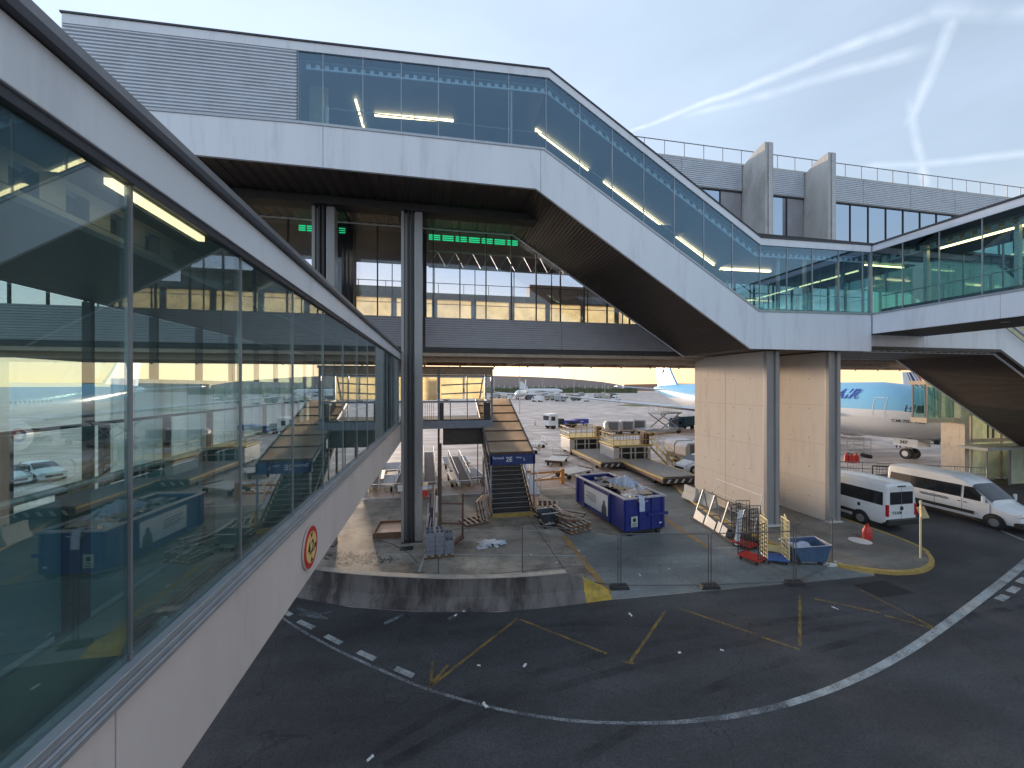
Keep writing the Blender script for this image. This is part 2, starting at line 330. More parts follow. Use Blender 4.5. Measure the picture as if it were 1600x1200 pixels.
# ================================================================ SETTING: ground
def ground_mat(name, col, dark, joints=None, rough=.8, bumpd=.3, stain=.6, jcol=(.06, .055, .05), spec=.4, dsc=.22, dpos=(.52, .72)):
    m = mat(name, col, rough, var=.24, scale=.35, bump=bumpd, bscale=60, dirt=stain, dscale=dsc, dcol=dark, spec=spec, dpos=dpos)
    t = m.node_tree; L = t.links.new; b = t.nodes['Principled BSDF']; src = b.inputs['Base Color'].links[0].from_socket
    tc = t.nodes.new('ShaderNodeTexCoord'); n = t.nodes.new('ShaderNodeTexNoise'); n.inputs['Scale'].default_value = 28; n.inputs['Detail'].default_value = 8
    L(tc.outputs['Object'], n.inputs['Vector'])
    mr = t.nodes.new('ShaderNodeMapRange'); mr.inputs['From Min'].default_value = .3; mr.inputs['From Max'].default_value = .7; mr.inputs['To Min'].default_value = .6; mr.inputs['To Max'].default_value = 1.42
    L(n.outputs['Fac'], mr.inputs[0])
    mu = t.nodes.new('ShaderNodeVectorMath'); mu.operation = 'SCALE'; L(src, mu.inputs[0]); L(mr.outputs[0], mu.inputs['Scale']); c = mu.outputs[0]
    if joints:
        br = t.nodes.new('ShaderNodeTexBrick'); br.offset = 0; br.inputs['Scale'].default_value = 1; br.inputs['Brick Width'].default_value = joints; br.inputs['Row Height'].default_value = joints
        br.inputs['Mortar Size'].default_value = .022; br.inputs['Color1'].default_value = (0, 0, 0, 1); br.inputs['Color2'].default_value = (.12, .12, .12, 1); br.inputs['Mortar'].default_value = (1, 1, 1, 1)
        L(tc.outputs['Object'], br.inputs['Vector'])
        mx = t.nodes.new('ShaderNodeMix'); mx.data_type = 'RGBA'; L(br.outputs['Color'], mx.inputs['Factor']); L(c, mx.inputs['A']); mx.inputs['B'].default_value = jcol+(1,); c = mx.outputs['Result']
    # fine dark cracks and dusty lighter sweeps
    vo = t.nodes.new('ShaderNodeTexVoronoi'); vo.feature = 'DISTANCE_TO_EDGE'; vo.inputs['Scale'].default_value = .16
    wp_ = t.nodes.new('ShaderNodeTexNoise'); wp_.inputs['Scale'].default_value = 1.2; wp_.inputs['Detail'].default_value = 6; L(tc.outputs['Object'], wp_.inputs['Vector'])
    va = t.nodes.new('ShaderNodeVectorMath'); va.operation = 'MULTIPLY_ADD'; L(wp_.outputs['Color'], va.inputs[0]); va.inputs[1].default_value = (1.6, 1.6, 0); L(tc.outputs['Object'], va.inputs[2]); L(va.outputs[0], vo.inputs['Vector'])
    cr = t.nodes.new('ShaderNodeMapRange'); cr.inputs['From Min'].default_value = 0; cr.inputs['From Max'].default_value = .0035; cr.inputs['To Min'].default_value = .45; cr.inputs['To Max'].default_value = 1; L(vo.outputs['Distance'], cr.inputs[0])
    m2 = t.nodes.new('ShaderNodeVectorMath'); m2.operation = 'SCALE'; L(c, m2.inputs[0]); L(cr.outputs[0], m2.inputs['Scale'])
    mp = t.nodes.new('ShaderNodeMapping'); mp.inputs['Scale'].default_value = (.14, .5, 1); mp.inputs['Rotation'].default_value = (0, 0, .2); L(tc.outputs['Object'], mp.inputs[0])
    dn = t.nodes.new('ShaderNodeTexNoise'); dn.inputs['Scale'].default_value = 1.0; dn.inputs['Detail'].default_value = 9; dn.inputs['Roughness'].default_value = .62; L(mp.outputs[0], dn.inputs['Vector'])
    dr_ = t.nodes.new('ShaderNodeMapRange'); dr_.inputs['From Min'].default_value = .42; dr_.inputs['From Max'].default_value = .68; dr_.inputs['To Min'].default_value = .82; dr_.inputs['To Max'].default_value = 1.5; L(dn.outputs['Fac'], dr_.inputs[0])
    m3 = t.nodes.new('ShaderNodeVectorMath'); m3.operation = 'SCALE'; L(m2.outputs[0], m3.inputs[0]); L(dr_.outputs[0], m3.inputs['Scale']); c = m3.outputs[0]
    L(c, b.inputs['Base Color']); return m
m_apron = ground_mat('apron_concrete', (.48, .40, .355), (.36, .295, .265), 7.5, .7, stain=.5, dsc=.05)
m_yard = ground_mat('yard_concrete', (.29, .26, .22), (.07, .055, .045), 5.2, .75, stain=.8, dsc=.42, dpos=(.47, .66))
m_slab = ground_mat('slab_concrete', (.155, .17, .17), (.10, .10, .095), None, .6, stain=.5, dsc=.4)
m_asph = ground_mat('asphalt', (.046, .046, .050), (.022, .022, .024), None, .62, .5, stain=.8, dsc=.3, spec=.45)
m_pave = ground_mat('island_paving', (.17, .155, .135), (.08, .07, .06), None, .7, stain=.7, dsc=.5)
m_yel = worn('yellow_paint', (.36, .23, .05), keep=.34)
m_yel2 = worn('faded_orange_paint', (.45, .26, .08), keep=.5)
m_wht = worn('white_paint', (.42, .44, .44), keep=.62)
m_wht2 = worn('worn_white_paint', (.40, .42, .44), keep=.3)
m_kerby = mat('yellow_kerb_paint', (.37, .255, .07), .7, var=.3, scale=5, dirt=.8, dscale=3, dcol=(.2, .17, .12))

def sheet(name, poly, z, m):
    mb = MB(); mb.add([(x, y, z) for x, y in poly], [tuple(range(len(poly)))]); return struct(mb.build(name, m))
g = MB(); g.add([(-3000, -300, 0), (3000, -300, 0), (3000, 4000, 0), (-3000, 4000, 0)], [(0, 1, 2, 3)])
struct(g.build('ground', m_apron))
sheet('yard', [(-20, 19.5), (-8, 16.4), (-4.6, 14.8), (0, 13.2), (6.1, 12.8), (17.3, 12.5), (18.4, 12.5), (22.6, 16), (22.6, 27), (17.9, 27.2), (13, 27.6), (-20, 27.6)], .004, m_yard)
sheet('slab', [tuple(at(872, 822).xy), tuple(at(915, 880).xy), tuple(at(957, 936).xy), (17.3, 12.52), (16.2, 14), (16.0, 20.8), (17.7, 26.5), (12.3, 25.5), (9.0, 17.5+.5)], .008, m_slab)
sheet('road', [(-70, -60), (-70, 26), (-20, 20), (-8, 16.7), (-4.9, 15.1), (-2.97, 14.15), (-.75, 13.45), (2.04, 12.9), (4.75, 12.85), (6.1, 12.88), (17.3, 12.5),
               (19, 13.5), (22.6, 16.5), (22.6, 26.9), (45, 26.9), (90, 26.9), (90, -60)], .012, m_asph)
sheet('grass_patch', [tuple(camp(960, 152).xy), tuple(camp(985, 160).xy), tuple(camp(1015, 158).xy), tuple(camp(1026, 146).xy), tuple(camp(990, 143).xy)], .02,
      mat('short_grass', (.10, .13, .03), .9, var=.3))
# traffic island with its kerb
isl = [(17.9, 27.1), (16.9, 24), (16.1, 20.8), (15.8, 17.5), (15.9, 15.2), (16.5, 13.7), (17.3, 12.95), (18.3, 12.45), (19.6, 12.4), (20.8, 12.8), (21.6, 13.4), (22.2, 14.1), (22.6, 15.9), (22.7, 20), (22.7, 27)]
mb = MB(); mb.prismz([(x, y) for x, y in isl], .0, .14); struct(mb.build('pavement', m_pave))
def ribbon(pts, wds, z0, z1, closed=False):
    mb = MB(); rings = []
    for i, p in enumerate(pts):
        p = Vector((p[0], p[1])); a = Vector(pts[i-1][:2]) if i else p; b = Vector(pts[i+1][:2]) if i < len(pts)-1 else p
        d = (b-a).normalized(); n = Vector((-d.y, d.x)); h = (wds[i] if isinstance(wds, (list, tuple)) else wds)/2
        l, r = p+n*h, p-n*h
        rings.append([(l.x, l.y, z0), (l.x, l.y, z1), (r.x, r.y, z1), (r.x, r.y, z0)] if z1 > z0 else [(l.x, l.y, z0), (r.x, r.y, z0)])
    if z1 > z0: mb.loft(rings)
    else: mb.loft(rings, closed=False, cap=False)
    return mb
def smoothp(pts, n=4):
    P = [Vector(p[:2]) for p in pts]; o = []
    for i in range(len(P)-1):
        a, b, c, d = P[max(0, i-1)], P[i], P[i+1], P[min(len(P)-1, i+2)]
        for k in range(n):
            t = k/n; o.append(.5*((2*b)+(c-a)*t+(2*a-5*b+4*c-d)*t*t+(3*b-a-3*c+d)*t**3))
    o.append(P[-1]); return o
k = struct(ribbon(smoothp(isl[:14]), .16, .0, .155).build('kerb', m_kerby))
# road markings
def mark(px, wd, m, z=.018, name='road_marking'):
    pts = smoothp([at(*p) for p in px], 4) if len(px) > 2 else [at(*p) for p in px]
    w_ = wd if not isinstance(wd, (list, tuple)) else [wd[0]+(wd[1]-wd[0])*i/(len(pts)-1) for i in range(len(pts))]
    return struct(ribbon(pts, w_, z, z).build(name, m))
mark([(405, 935), (430, 958), (470, 985), (520, 1013), (560, 1032), (600, 1050), (660, 1075), (740, 1099), (800, 1113), (860, 1123), (920, 1129), (985, 1131)], .08, m_wht2)
mark([(985, 1131), (1050, 1130), (1110, 1124), (1150, 1119), (1230, 1101)], (.08, .16), m_wht2)
mark([(1230, 1101), (1300, 1077), (1370, 1045), (1430, 1010), (1480, 975), (1540, 930), (1600, 882), (1660, 830)], (.16, .28), m_wht)
for a, b in (((432, 950), (455, 962)), ((466, 971), (490, 982)), ((509, 994), (533, 1006)), ((560, 1019), (586, 1031)), ((618, 1045), (646, 1057))): mark([a, b], .17, m_wht)
for a, b in (((1560, 938), (1572, 931)), ((1578, 926), (1589, 918)), ((1592, 911), (1603, 904))): mark([a, b], .22, m_wht)
for a, b in (((672, 1074), (810, 966)), ((806, 966), (948, 1022)), ((1040, 955), (984, 1036)), ((1058, 950), (1182, 992)), ((1190, 996), (1250, 1016)), ((1250, 932), (1250, 1010)),
             ((1272, 936), (1375, 958)), ((1382, 962), (1462, 984)), ((1345, 922), (1464, 984)), ((970, 1034), (990, 1037)), ((672, 1072), (700, 1040)), ((673, 1074), (676, 1035))): mark([a, b], .085, m_yel)
mark([(880, 837), (905, 868), (930, 900), (952, 928)], .3, m_yel2, .02)
mark([(1018, 796), (1060, 825), (1108, 857)], .26, m_yel2, .02)
mark([(1108, 857), (1165, 856)], .1, m_wht, .02)
for a, b in (((600, 866), (915, 869)), ((700, 830), (905, 829)), ((664, 866), (655, 894)), ((790, 900), (780, 899))): mark([a, b], .1, m_wht, .016)
mark([(1415, 765), (1600, 845)], .1, m_wht, .02)
for a, b in (((1050, 757), (1085, 783)), ((1070, 776), (1090, 790))): mark([a, b], .12, m_yel2, .02)
for a, b in (((780, 668), (1084, 676)), ((1297, 700), (1360, 706)), ((1297, 712), (1480, 707)), ((780, 640), (900, 641))): mark([a, b], .25, m_wht, .02)
# stains: dark oil patch and drain cover
mb = MB()
for cx, cy, rr in ((560, 872, .9), (600, 876, .6), (530, 868, .7)):
    c = at(cx, cy); n = 22; ph = random.random()*6
    mb.add([(c.x+math.cos(i*2*math.pi/n)*rr*(1+.35*math.sin(i*2.3+ph)), c.y+math.sin(i*2*math.pi/n)*rr*.6*(1+.4*math.sin(i*1.7+ph)), .0125+.0006*rr) for i in range(n)], [tuple(range(n))])
struct(mb.build('oil_stain', worn('oil', (.02, .017, .015), keep=.3, fine=9)))
c = at(1375, 920); mb = MB(); mb.add([(c.x+a, c.y+b, .016) for a, b in ((-.7, -.5), (.9, -.5), (.8, .45), (-.75, .4))], [(0, 1, 2, 3)]); struct(mb.build('road_patch', mat('dark_patch', (.018, .016, .016), .8)))
c = at(637, 857); mb = MB(); mb.box(c.x-.35, c.x+.25, c.y-.22, c.y+.22, .0, .02)
for i in range(7): mb.box(c.x-.31+i*.08, c.x-.27+i*.08, c.y-.18, c.y+.18, .02, .026)
tag(mb.build('drain_cover', m_dark), 'dark square drain grating set in the concrete at the foot of the steel column', 'drain')

def film(name, col, amt, sc):
    m = mat(name, col, .6); t = m.node_tree; L = t.links.new; b = t.nodes['Principled BSDF']; o = t.nodes['Material Output']
    tc = t.nodes.new('ShaderNodeTexCoord'); n = t.nodes.new('ShaderNodeTexNoise'); n.inputs['Scale'].default_value = sc; n.inputs['Detail'].default_value = 5; L(tc.outputs['Object'], n.inputs['Vector'])
    mr = t.nodes.new('ShaderNodeMapRange'); mr.inputs['From Min'].default_value = .4; mr.inputs['From Max'].default_value = .7; mr.inputs['To Max'].default_value = amt; L(n.outputs['Fac'], mr.inputs[0])
    mx = t.nodes.new('ShaderNodeMixShader'); tr_ = t.nodes.new('ShaderNodeBsdfTransparent'); L(mr.outputs[0], mx.inputs[0]); L(tr_.outputs[0], mx.inputs[1]); L(b.outputs[0], mx.inputs[2]); L(mx.outputs[0], o.inputs[0]); return m
m_skid = film('tyre_rubber_mark', (.015, .015, .016), .3, .8)
m_scr = film('pale_scrape', (.3, .33, .36), .6, 2.5)
for pts in ([(452, 946), (500, 962), (520, 955)], [(600, 975), (628, 962), (634, 958)], [(470, 960), (520, 968)], [(700, 968), (722, 960)]): struct(ribbon([at(*p) for p in pts], .16, .0165, .0165).build('scrape_mark', m_scr))
for pts in ([(560, 1190), (760, 1080), (1000, 1010), (1300, 960), (1600, 930)], [(600, 1200), (800, 1100), (1040, 1030), (1330, 978), (1620, 948)], [(900, 1190), (1150, 1060), (1400, 985), (1650, 940)], [(700, 990), (900, 975), (1150, 985)]):
    struct(ribbon(smoothp([at(*p) for p in pts], 5), .24, .0155, .0155).build('tyre_mark', m_skid))
# curved concrete parapet with yellow nose
wp = [(-14, 20), (-9, 17.4), (-4.9, 15.1), (-2.97, 14.2), (-.75, 13.5), (.7, 13.15), (2.04, 12.95), (3.4, 12.84), (4.5, 12.84)]
wl_ = thing('parapet_wall', 'low curved grey concrete parapet with a sloping yellow painted nose beside the road', 'wall', (2, 13.2, 0))
def wallrings(pts, hs):
    out_ = []
    for i, p in enumerate(pts):
        p = Vector(p[:2]); a = Vector(pts[i-1][:2]) if i else p; b = Vector(pts[i+1][:2]) if i < len(pts)-1 else p
        d = (b-a).normalized(); n = Vector((-d.y, d.x)); h = hs[i]
        q = [(0, 0), (.03, .08), (.2, min(.42, h*.5)), (.26, h), (.46, h), (.52, 0)]
        out_.append([(p.x+n.x*a_, p.y+n.y*a_, z_) for a_, z_ in q])
    return out_
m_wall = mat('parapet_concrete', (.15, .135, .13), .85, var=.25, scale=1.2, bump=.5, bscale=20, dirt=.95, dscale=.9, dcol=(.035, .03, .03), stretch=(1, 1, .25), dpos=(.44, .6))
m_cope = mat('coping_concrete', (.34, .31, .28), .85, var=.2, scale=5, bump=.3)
sp = smoothp(wp, 4)
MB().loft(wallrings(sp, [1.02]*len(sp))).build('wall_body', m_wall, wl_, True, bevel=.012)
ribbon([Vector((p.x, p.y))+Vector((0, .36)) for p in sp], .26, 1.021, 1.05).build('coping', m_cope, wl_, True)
n1 = [(4.5, 12.84), (5.2, 12.87), (5.2+.001, 12.87)]
MB().loft(wallrings([(4.5, 12.84), (5.15, 12.86)], [1.02, .74])).build('wall_end', m_wall, wl_, True)
MB().loft(wallrings([(5.15, 12.86), (6.15, 12.92)], [.745, .2])).build('yellow_nose', mat('yellow_wall_paint', (.42, .29, .05), .7, var=.25, scale=3, dirt=.7, dscale=2, dcol=(.16, .12, .07)), wl_, True)

# ================================================================ LEFT CORRIDOR
CX = -1.82
lc = thing('glazed_corridor', 'glazed walkway with beige base panels running away along the left side', 'walkway', (-3.4, 10, 0))
Z = lambda z: z+EYE
Y0, Y1 = -1.2, 21.4
def cb(name, m, x0, x1, y0, y1, z0, z1, bev=0, parent=lc): return MB().box(x0, x1, y0, y1, Z(z0), Z(z1)).build(name, m, parent, True, bevel=bev)
yy = [Y0, 2.6, 8.8, 15.1, Y1]
for a, b in zip(yy[:-1], yy[1:]): cb('base_panel', m_beige, CX-.12, CX, a+.006, b-.006, -2.76, -1.83, .008)
cb('base_joint', m_dark, CX-.1, CX-.02, Y0, Y1, -2.74, -1.84)
mb = MB(); mb.box(CX-.14, CX+.05, Y0, Y1, Z(-1.825), Z(-1.79)); mb.box(CX-.12, CX+.03, Y0, Y1, Z(-1.785), Z(-1.75)); mb.box(CX-.1, CX+.012, Y0, Y1, Z(-1.746), Z(-1.70)); mb.build('sill_profile', m_alu, lc, True, bevel=.004)
cb('roof_fascia', m_white, CX-.1, CX, Y0, Y1, 1.30, 1.60, .006)
mb = MB(); mb.box(CX-.2, CX+.05, Y0, Y1, Z(1.603), Z(1.66)); mb.box(CX-.14, CX-.02, Y0, Y1, Z(1.24), Z(1.297)); mb.build('roof_edge', m_cap, lc, True, bevel=.004); cb('roof_gutter', m_steel, CX-.1, CX+.04, Y0, Y1, 1.663, 1.72)
cb('roof', m_cap, -5.3, CX-.21, Y0, Y1, 1.5, 1.68)
cb('ceiling', m_dark, -5.1, CX-.15, Y0, Y1, 1.25, 1.32)
cb('floor', m_floor, -5.1, CX-.13, Y0, Y1, -1.98, -1.82)
cb('soffit', m_dark, -5.2, CX-.13, Y0, Y1, -2.74, -2.66)
ms = [0.08+1.35*i for i in range(17)]; ms = [y for y in ms if Y0 < y < Y1]; ed = [Y0]+ms+[Y1]
for a, b in zip(ed[:-1], ed[1:]):
    cb('glass_pane', m_glassL, CX-.075, CX-.055, a+.014, b-.014, -1.70, 1.24)
    cb('rear_glass_pane', m_glassW, -5.16, -5.14, a+.014, b-.014, -1.8, 1.25)
for y in ms:
    cb('mullion', m_steel, CX-.08, CX-.045, y-.009, y+.009, -1.70, 1.24)
    cb('rear_mullion', m_dark, -5.2, -5.08, y-.03, y+.03, -1.8, 1.25)
# guard rails, kick beam, pipe, frosted screens
cb('kick_beam', mat('kick_beam_paint', (.15, .17, .16), .5, var=.15), -2.10, -2.06, Y0, 19, -1.80, -1.42, .004)
for i in range(14):
    y = 1.4+1.35*i
    cb('guard_post', m_dark, -2.18, -2.11, y-.07, y+.07, -1.80, -.62)
    if i < 13: cb('guard_panel', m_guard, -2.16, -2.145, y+.075, y+1.275, -1.42, -.66)
    cb('rear_guard_post', m_dark, -4.95, -4.88, y-.06, y+.06, -1.80, -.58)
mb = MB()
for y in (2.1, 4.0, 5.9, 9, 12): 
    for z in (-1.7, -1.53):
        for d in (0, .12): mb.tube((-2.06, y+d, Z(z)), (-2.04, y+d, Z(z)), .016, 6)
mb.build('beam_bolts', m_galv, lc, True)
MB().tube((-2.15, Y0, Z(-.6)), (-2.15, 19, Z(-.6)), .022, 8).build('hand_rail', m_galv, lc, True)
MB().tube((-4.9, Y0, Z(-.55)), (-4.9, 20, Z(-.55)), .025, 8).build('rear_hand_rail', m_dark, lc, True)
mb = MB(); mb.tube((-2.0, 3.0, Z(-1.74)), (-2.0, 19, Z(-1.74)), .028, 10); mb.tube((-2.03, 3.0, Z(-1.67)), (-2.03, 19, Z(-1.67)), .018, 8)
mb.build('red_pipe', mat('red_brown_pipe', (.13, .035, .025), .5, var=.3), lc, True, smooth=True)
mb = MB()
for y in (3.2, 4.6, 6.4, 8.3, 10.5): mb.tube((-2.0, y, Z(-1.74)), (-2.0, y+.08, Z(-1.74)), .04, 10)
mb.build('pipe_collar', m_galv, lc, True)
for i in range(19):
    y = 7.1+.46*i
    if y > 15.6: break
    cb('frosted_screen', m_frost, -5.06, -5.03, y+.014, y+.446, -1.45, .12)
cb('screen_rail', m_dark, -5.07, -5.02, 7.1, 15.8, -1.52, -1.45); 
cb('rear_base', m_int, -5.3, -5.12, Y0, Y1, -2.76, -1.8)
mb = MB(); mb.box(-1.955, -1.91, 2.7, 3.62, Z(1.2), Z(1.245)); mb.build('light_fitting', m_tube2, lc, True)
mb = MB()
for i in range(70): mb.box(-2.3, -2.22, Y0+.32*i, Y0+.32*i+.16, Z(1.06), Z(1.2))
mb.box(-2.3, -2.22, Y0, Y1, Z(1.2), Z(1.25)); mb.box(-2.3, -2.22, Y0, Y1, Z(1.02), Z(1.055)); mb.build('castellated_beam', m_steel, lc, True)
cb('end_frame', m_dark, -5.25, CX+.02, Y1+.002, Y1+.25, -2.8, 1.7)
# clearance sign
sg = thing('height_limit_sign', 'round red rimmed yellow height limit sign reading 4,2m on the beige corridor base', 'sign', (CX+.01, 5.93, Z(-2.3)))
m_red = mat('sign_red', (.55, .03, .025), .45, var=.05); m_sy = mat('sign_yellow', (.78, .55, .22), .5, var=.06); m_blk = mat('sign_black', (.015, .015, .015), .5)
MB().tube((0, 0, 0), (.02, 0, 0), .30, 40).build('sign_edge', mat('sign_white', (.6, .5, .48), .5), sg)
MB().tube((.02, 0, 0), (.026, 0, 0), .285, 40).build('sign_rim', m_red, sg)
MB().tube((.026, 0, 0), (.031, 0, 0), .215, 40).build('sign_face', m_sy, sg)
text('4,2', .24, m_blk, sg, frame((.033, -.03, 0), (0, 1, 0), (0, 0, 1)), depth=.002, sx=.85); text('m', .15, m_blk, sg, frame((.033, .155, -.02), (0, 1, 0), (0, 0, 1)), depth=.002, sx=.8)
MB().prismx([(-.05, .2), (.05, .2), (0, .13)], .031, .034).build('arrow', m_blk, sg)
MB().prismx([(-.05, -.2), (.05, -.2), (0, -.13)], .031, .034).build('arrow', m_blk, sg)

# ================================================================ FOOTBRIDGE
fb = thing('footbridge', 'long glazed footbridge with white base band that slopes down across the picture', 'footbridge', (4, 19.8, 0))
YF, YB = 17.0, 22.6
TOP = [(-13.6, 13.72), (-5.65, 14.02), (4.98, 14.5), (16.3, 7.61), (23.4, 7.7), (34, 7.7), (47, .55), (56, -4.4)]
MID = [(-13.6, 10.42), (-5.65, 10.69), (4.75, 10.8), (16.2, 3.81), (23.4, 3.9), (33.6, 3.75), (47, -3.6), (56, -8.6)]
BOT = [(-13.6, 9.0), (4.37, 9.0), (15.7, 1.9), (23.4, 1.9), (33.2, 1.9), (46.5, -5.3), (50.5, -7.4)]
def pz(P, x):
    for (a, b), (c, d) in zip(P[:-1], P[1:]):
        if x <= c: return b+(d-b)*(x-a)/(c-a)
    return P[-1][1]
def strip(P, Q, x0, x1, y0, y1, gap=0.0, dp=0.0, dq=0.0):
    """slab between polylines P (+dp) above and Q (+dq) below from x0 to x1"""
    xs = sorted({x0+gap, x1-gap} | {p[0] for p in P+Q if x0+gap < p[0] < x1-gap})
    return MB().loft([[(x, y0, Z(pz(Q, x)+dq)), (x, y1, Z(pz(Q, x)+dq)), (x, y1, Z(pz(P, x)+dp)), (x, y0, Z(pz(P, x)+dp))] for x in xs])
fx = [-13.6, -4.67, 4.6, 15.95, 23.38]
for a, b in zip(fx[:-1], fx[1:]):
    strip(MID, BOT, a, b, YF, YF+.12, .008).build('white_base_panel', m_white, fb, True, bevel=.01)
for a, b in zip([23.42, 27.6, 33.3], [27.6, 33.3, 50]):
    strip(MID, BOT, a, b, YF+.35, YF+.47, .008).build('white_base_panel', m_white, fb, True, bevel=.01)
strip(MID, BOT, -13.6, 50, YB-.12, YB).build('rear_base_panel', m_white, fb, True)
strip(MID, MID, -13.6, 50, YF-.03, YF+.1, 0, .11, .004).build('sill_trim', m_alu, fb, True)
strip(TOP, TOP, -13.6, 23.3, YF-.02, YF+.1, 0, 0, -.36).build('roof_fascia', m_white, fb, True, bevel=.006)
strip(TOP, TOP, -13.65, 50, YF-.06, YF+.18, 0, .07, .003).build('roof_cap', m_cap, fb, True)
strip(TOP, TOP, 23.5, 50, YF+.37, YF+.45, 0, 0, -.36).build('roof_fascia', m_white, fb, True)
strip(TOP, TOP, -13.6, 50, YF+.19, YB-.05, 0, .02, -.3).build('roof', m_cap, fb, True)
strip(TOP, TOP, -13.6, 23.3, YF+.2, YB-.15, 0, -.56, -.62).build('ceiling', m_ceil, fb, True)
strip(TOP, TOP, 23.3, 50, YF+.5, YB-.15, 0, -.56, -.62).build('ceiling', m_ceil, fb, True)
strip(MID, MID, -13.6, 50, YF+.48, YB-.15, 0, -.1, -.3).build('floor', m_floor, fb, True)
# underside: ribs run across the bridge
mb = MB(); P = BOT
for (a, b), (c, d) in zip(P[:-1], P[1:]):
    n = Vector((-(d-b), 0, c-a)).normalized()
    mb.zig((a, YF+.13, Z(b)+.03), (c, YF+.13, Z(d)+.03), (0, YB-YF-.26, 0), n, .17 if d != b else .5, .035)
mb.build('ribbed_soffit', [m_soff], fb, True)
strip(BOT, BOT, -13.6, 50, YF+.14, YB-.14, 0, .3, .12).build('soffit_backing', m_dark, fb, True)
# corrugated cladding left of the glazing
mb = MB(); mb.zig((-13.6, YF+.06, Z(10.55)), (-13.6, YF+.06, Z(13.36)), (7.93, 0, 0), (0, -1, 0), .132, .06)
for v in range(len(mb.v)):
    x, y, z = mb.v[v]
    t_ = (z-Z(10.55))/2.81; lo = Z(pz(MID, x)+.11); hi = Z(pz(TOP, x)-.362); mb.v[v] = (x, y, lo+(hi-lo)*t_)
mb.build('corrugated_panel', m_louv, fb, True)
MB().box(-13.7, -13.55, YF+.1, YB, Z(9.0), Z(13.7)).build('end_wall', m_louv, fb, True)
MB().box(-13.5, -5.6, YF+.2, YF+.3, Z(10.7), Z(13.4)).build('cladding_backing', m_int, fb, True)
gx = [-5.62, -4.67, -3.11, -1.56, 0, 1.56, 3.11, 4.85]+[4.85+1.63*i for i in range(1, 8)]+[17.9, 19.5, 21.2, 22.8, 23.3]
for i, (a, b) in enumerate(zip(gx[:-1], gx[1:])):
    strip(TOP, MID, a, b, YF+.03, YF+.05, .012, -.36, .11).build('glass_pane', m_glassB, fb, True)
for x in gx[:-1]:
    strip(TOP, MID, x-.012, x+.012, YF+.005, YF+.07, 0, -.36, .11).build('mullion', m_alu, fb, True)
gx2 = [23.5+1.6*i for i in range(17)]
for a, b in zip(gx2[:-1], gx2[1:]):
    strip(TOP, MID, a, b, YF+.39, YF+.41, .012, -.36, .11).build('glass_pane', m_glassT, fb, True)
gx3 = [-13+3.2*i for i in range(20)]
for a, b in zip(gx3[:-1], gx3[1:]):
    strip(TOP, MID, a, b, YB-.1, YB-.08, .02, -.36, 0).build('rear_glass_pane', m_glassT, fb, True)
    strip(TOP, MID, a-.03, a+.03, YB-.12, YB-.03, 0, -.36, 0).build('rear_mullion', m_alu, fb, True)
# castellated edge trusses
mb = MB(); x = -5.4
while x < 23:
    for (q0, q1) in ((x, x+.17),):
        zt = pz(TOP, x+.1)
        sl = (pz(TOP, q1)-pz(TOP, q0))
        mb.add([(q0, YF+.3, Z(pz(TOP, q0)-.78)), (q1, YF+.3, Z(pz(TOP, q1)-.78)), (q1, YF+.3, Z(pz(TOP, q1)-.62)), (q0, YF+.3, Z(pz(TOP, q0)-.62)),
                (q0, YF+.34, Z(pz(TOP, q0)-.78)), (q1, YF+.34, Z(pz(TOP, q1)-.78)), (q1, YF+.34, Z(pz(TOP, q1)-.62)), (q0, YF+.34, Z(pz(TOP, q0)-.62))],
               [(0, 1, 2, 3), (7, 6, 5, 4), (0, 4, 5, 1), (2, 6, 7, 3), (0, 3, 7, 4), (1, 5, 6, 2)])
    x += .36
mb.build('castellated_beam', m_white, fb, True)
strip(TOP, TOP, -5.4, 23.3, YF+.3, YF+.36, 0, -.78, -.84).build('beam_flange', m_white, fb, True)
# handrails inside
for dz in (1.05, .22):
    mb = MB(); pts = [(x, YF+.42, Z(pz(MID, x)+dz)) for x in (-4.6, 4.75, 16.2, 23.2)]; mb.path(pts, .025 if dz > 1 else .04); mb.build('hand_rail', m_galv, fb, True)
for x in (-4.6, 3.3): MB().box(x-.04, x+.04, YF+.35, YF+.45, Z(pz(MID, x)), Z(pz(MID, x)+(1.1 if x < 0 else 3.0))).build('post', m_galv, fb, True)
for x in (17.9, 19.6, 21.8): MB().box(x-.07, x+.07, YF+.5, YF+.62, Z(3.9), Z(7.0)).build('post', m_galv, fb, True)
def tubeL(x0, x1, y): 
    MB().loft([[(x, y, Z(pz(TOP, x)-.74)), (x, y+.13, Z(pz(TOP, x)-.74)), (x, y+.13, Z(pz(TOP, x)-.65)), (x, y, Z(pz(TOP, x)-.65))] for x in sorted({x0, x1} | ({4.98} if x0 < 4.98 < x1 else set()))]).build('tube_light', m_tube, fb, True)
for a, b in ((-3.1, -1.2), (-1.15, .75), (5.1, 6.6), (6.63, 8.1), (9.0, 10.8), (10.83, 12.6), (12.63, 14.3), (14.33, 15.95), (16.35, 18.0), (18.03, 19.8)): tubeL(a, b, 19.9)
for a, b in ((19.0, 20.0), (20.2, 21.2)): MB().box(-3.85, -3.76, a, b, Z(13.36), Z(13.4)).build('tube_light', m_tube, fb, True)
# a warm post and door at the end of the glazing
MB().box(-5.55, -4.8, YF+1.2, YF+1.3, Z(10.8), Z(13.2)).build('yellow_door', mat('warm_door', (.4, .33, .12), .5), fb, True)
MB().box(23.3, 23.42, YF-.02, YF+.15, Z(3.85), Z(7.7)).build('corner_post', m_alu, fb, True)

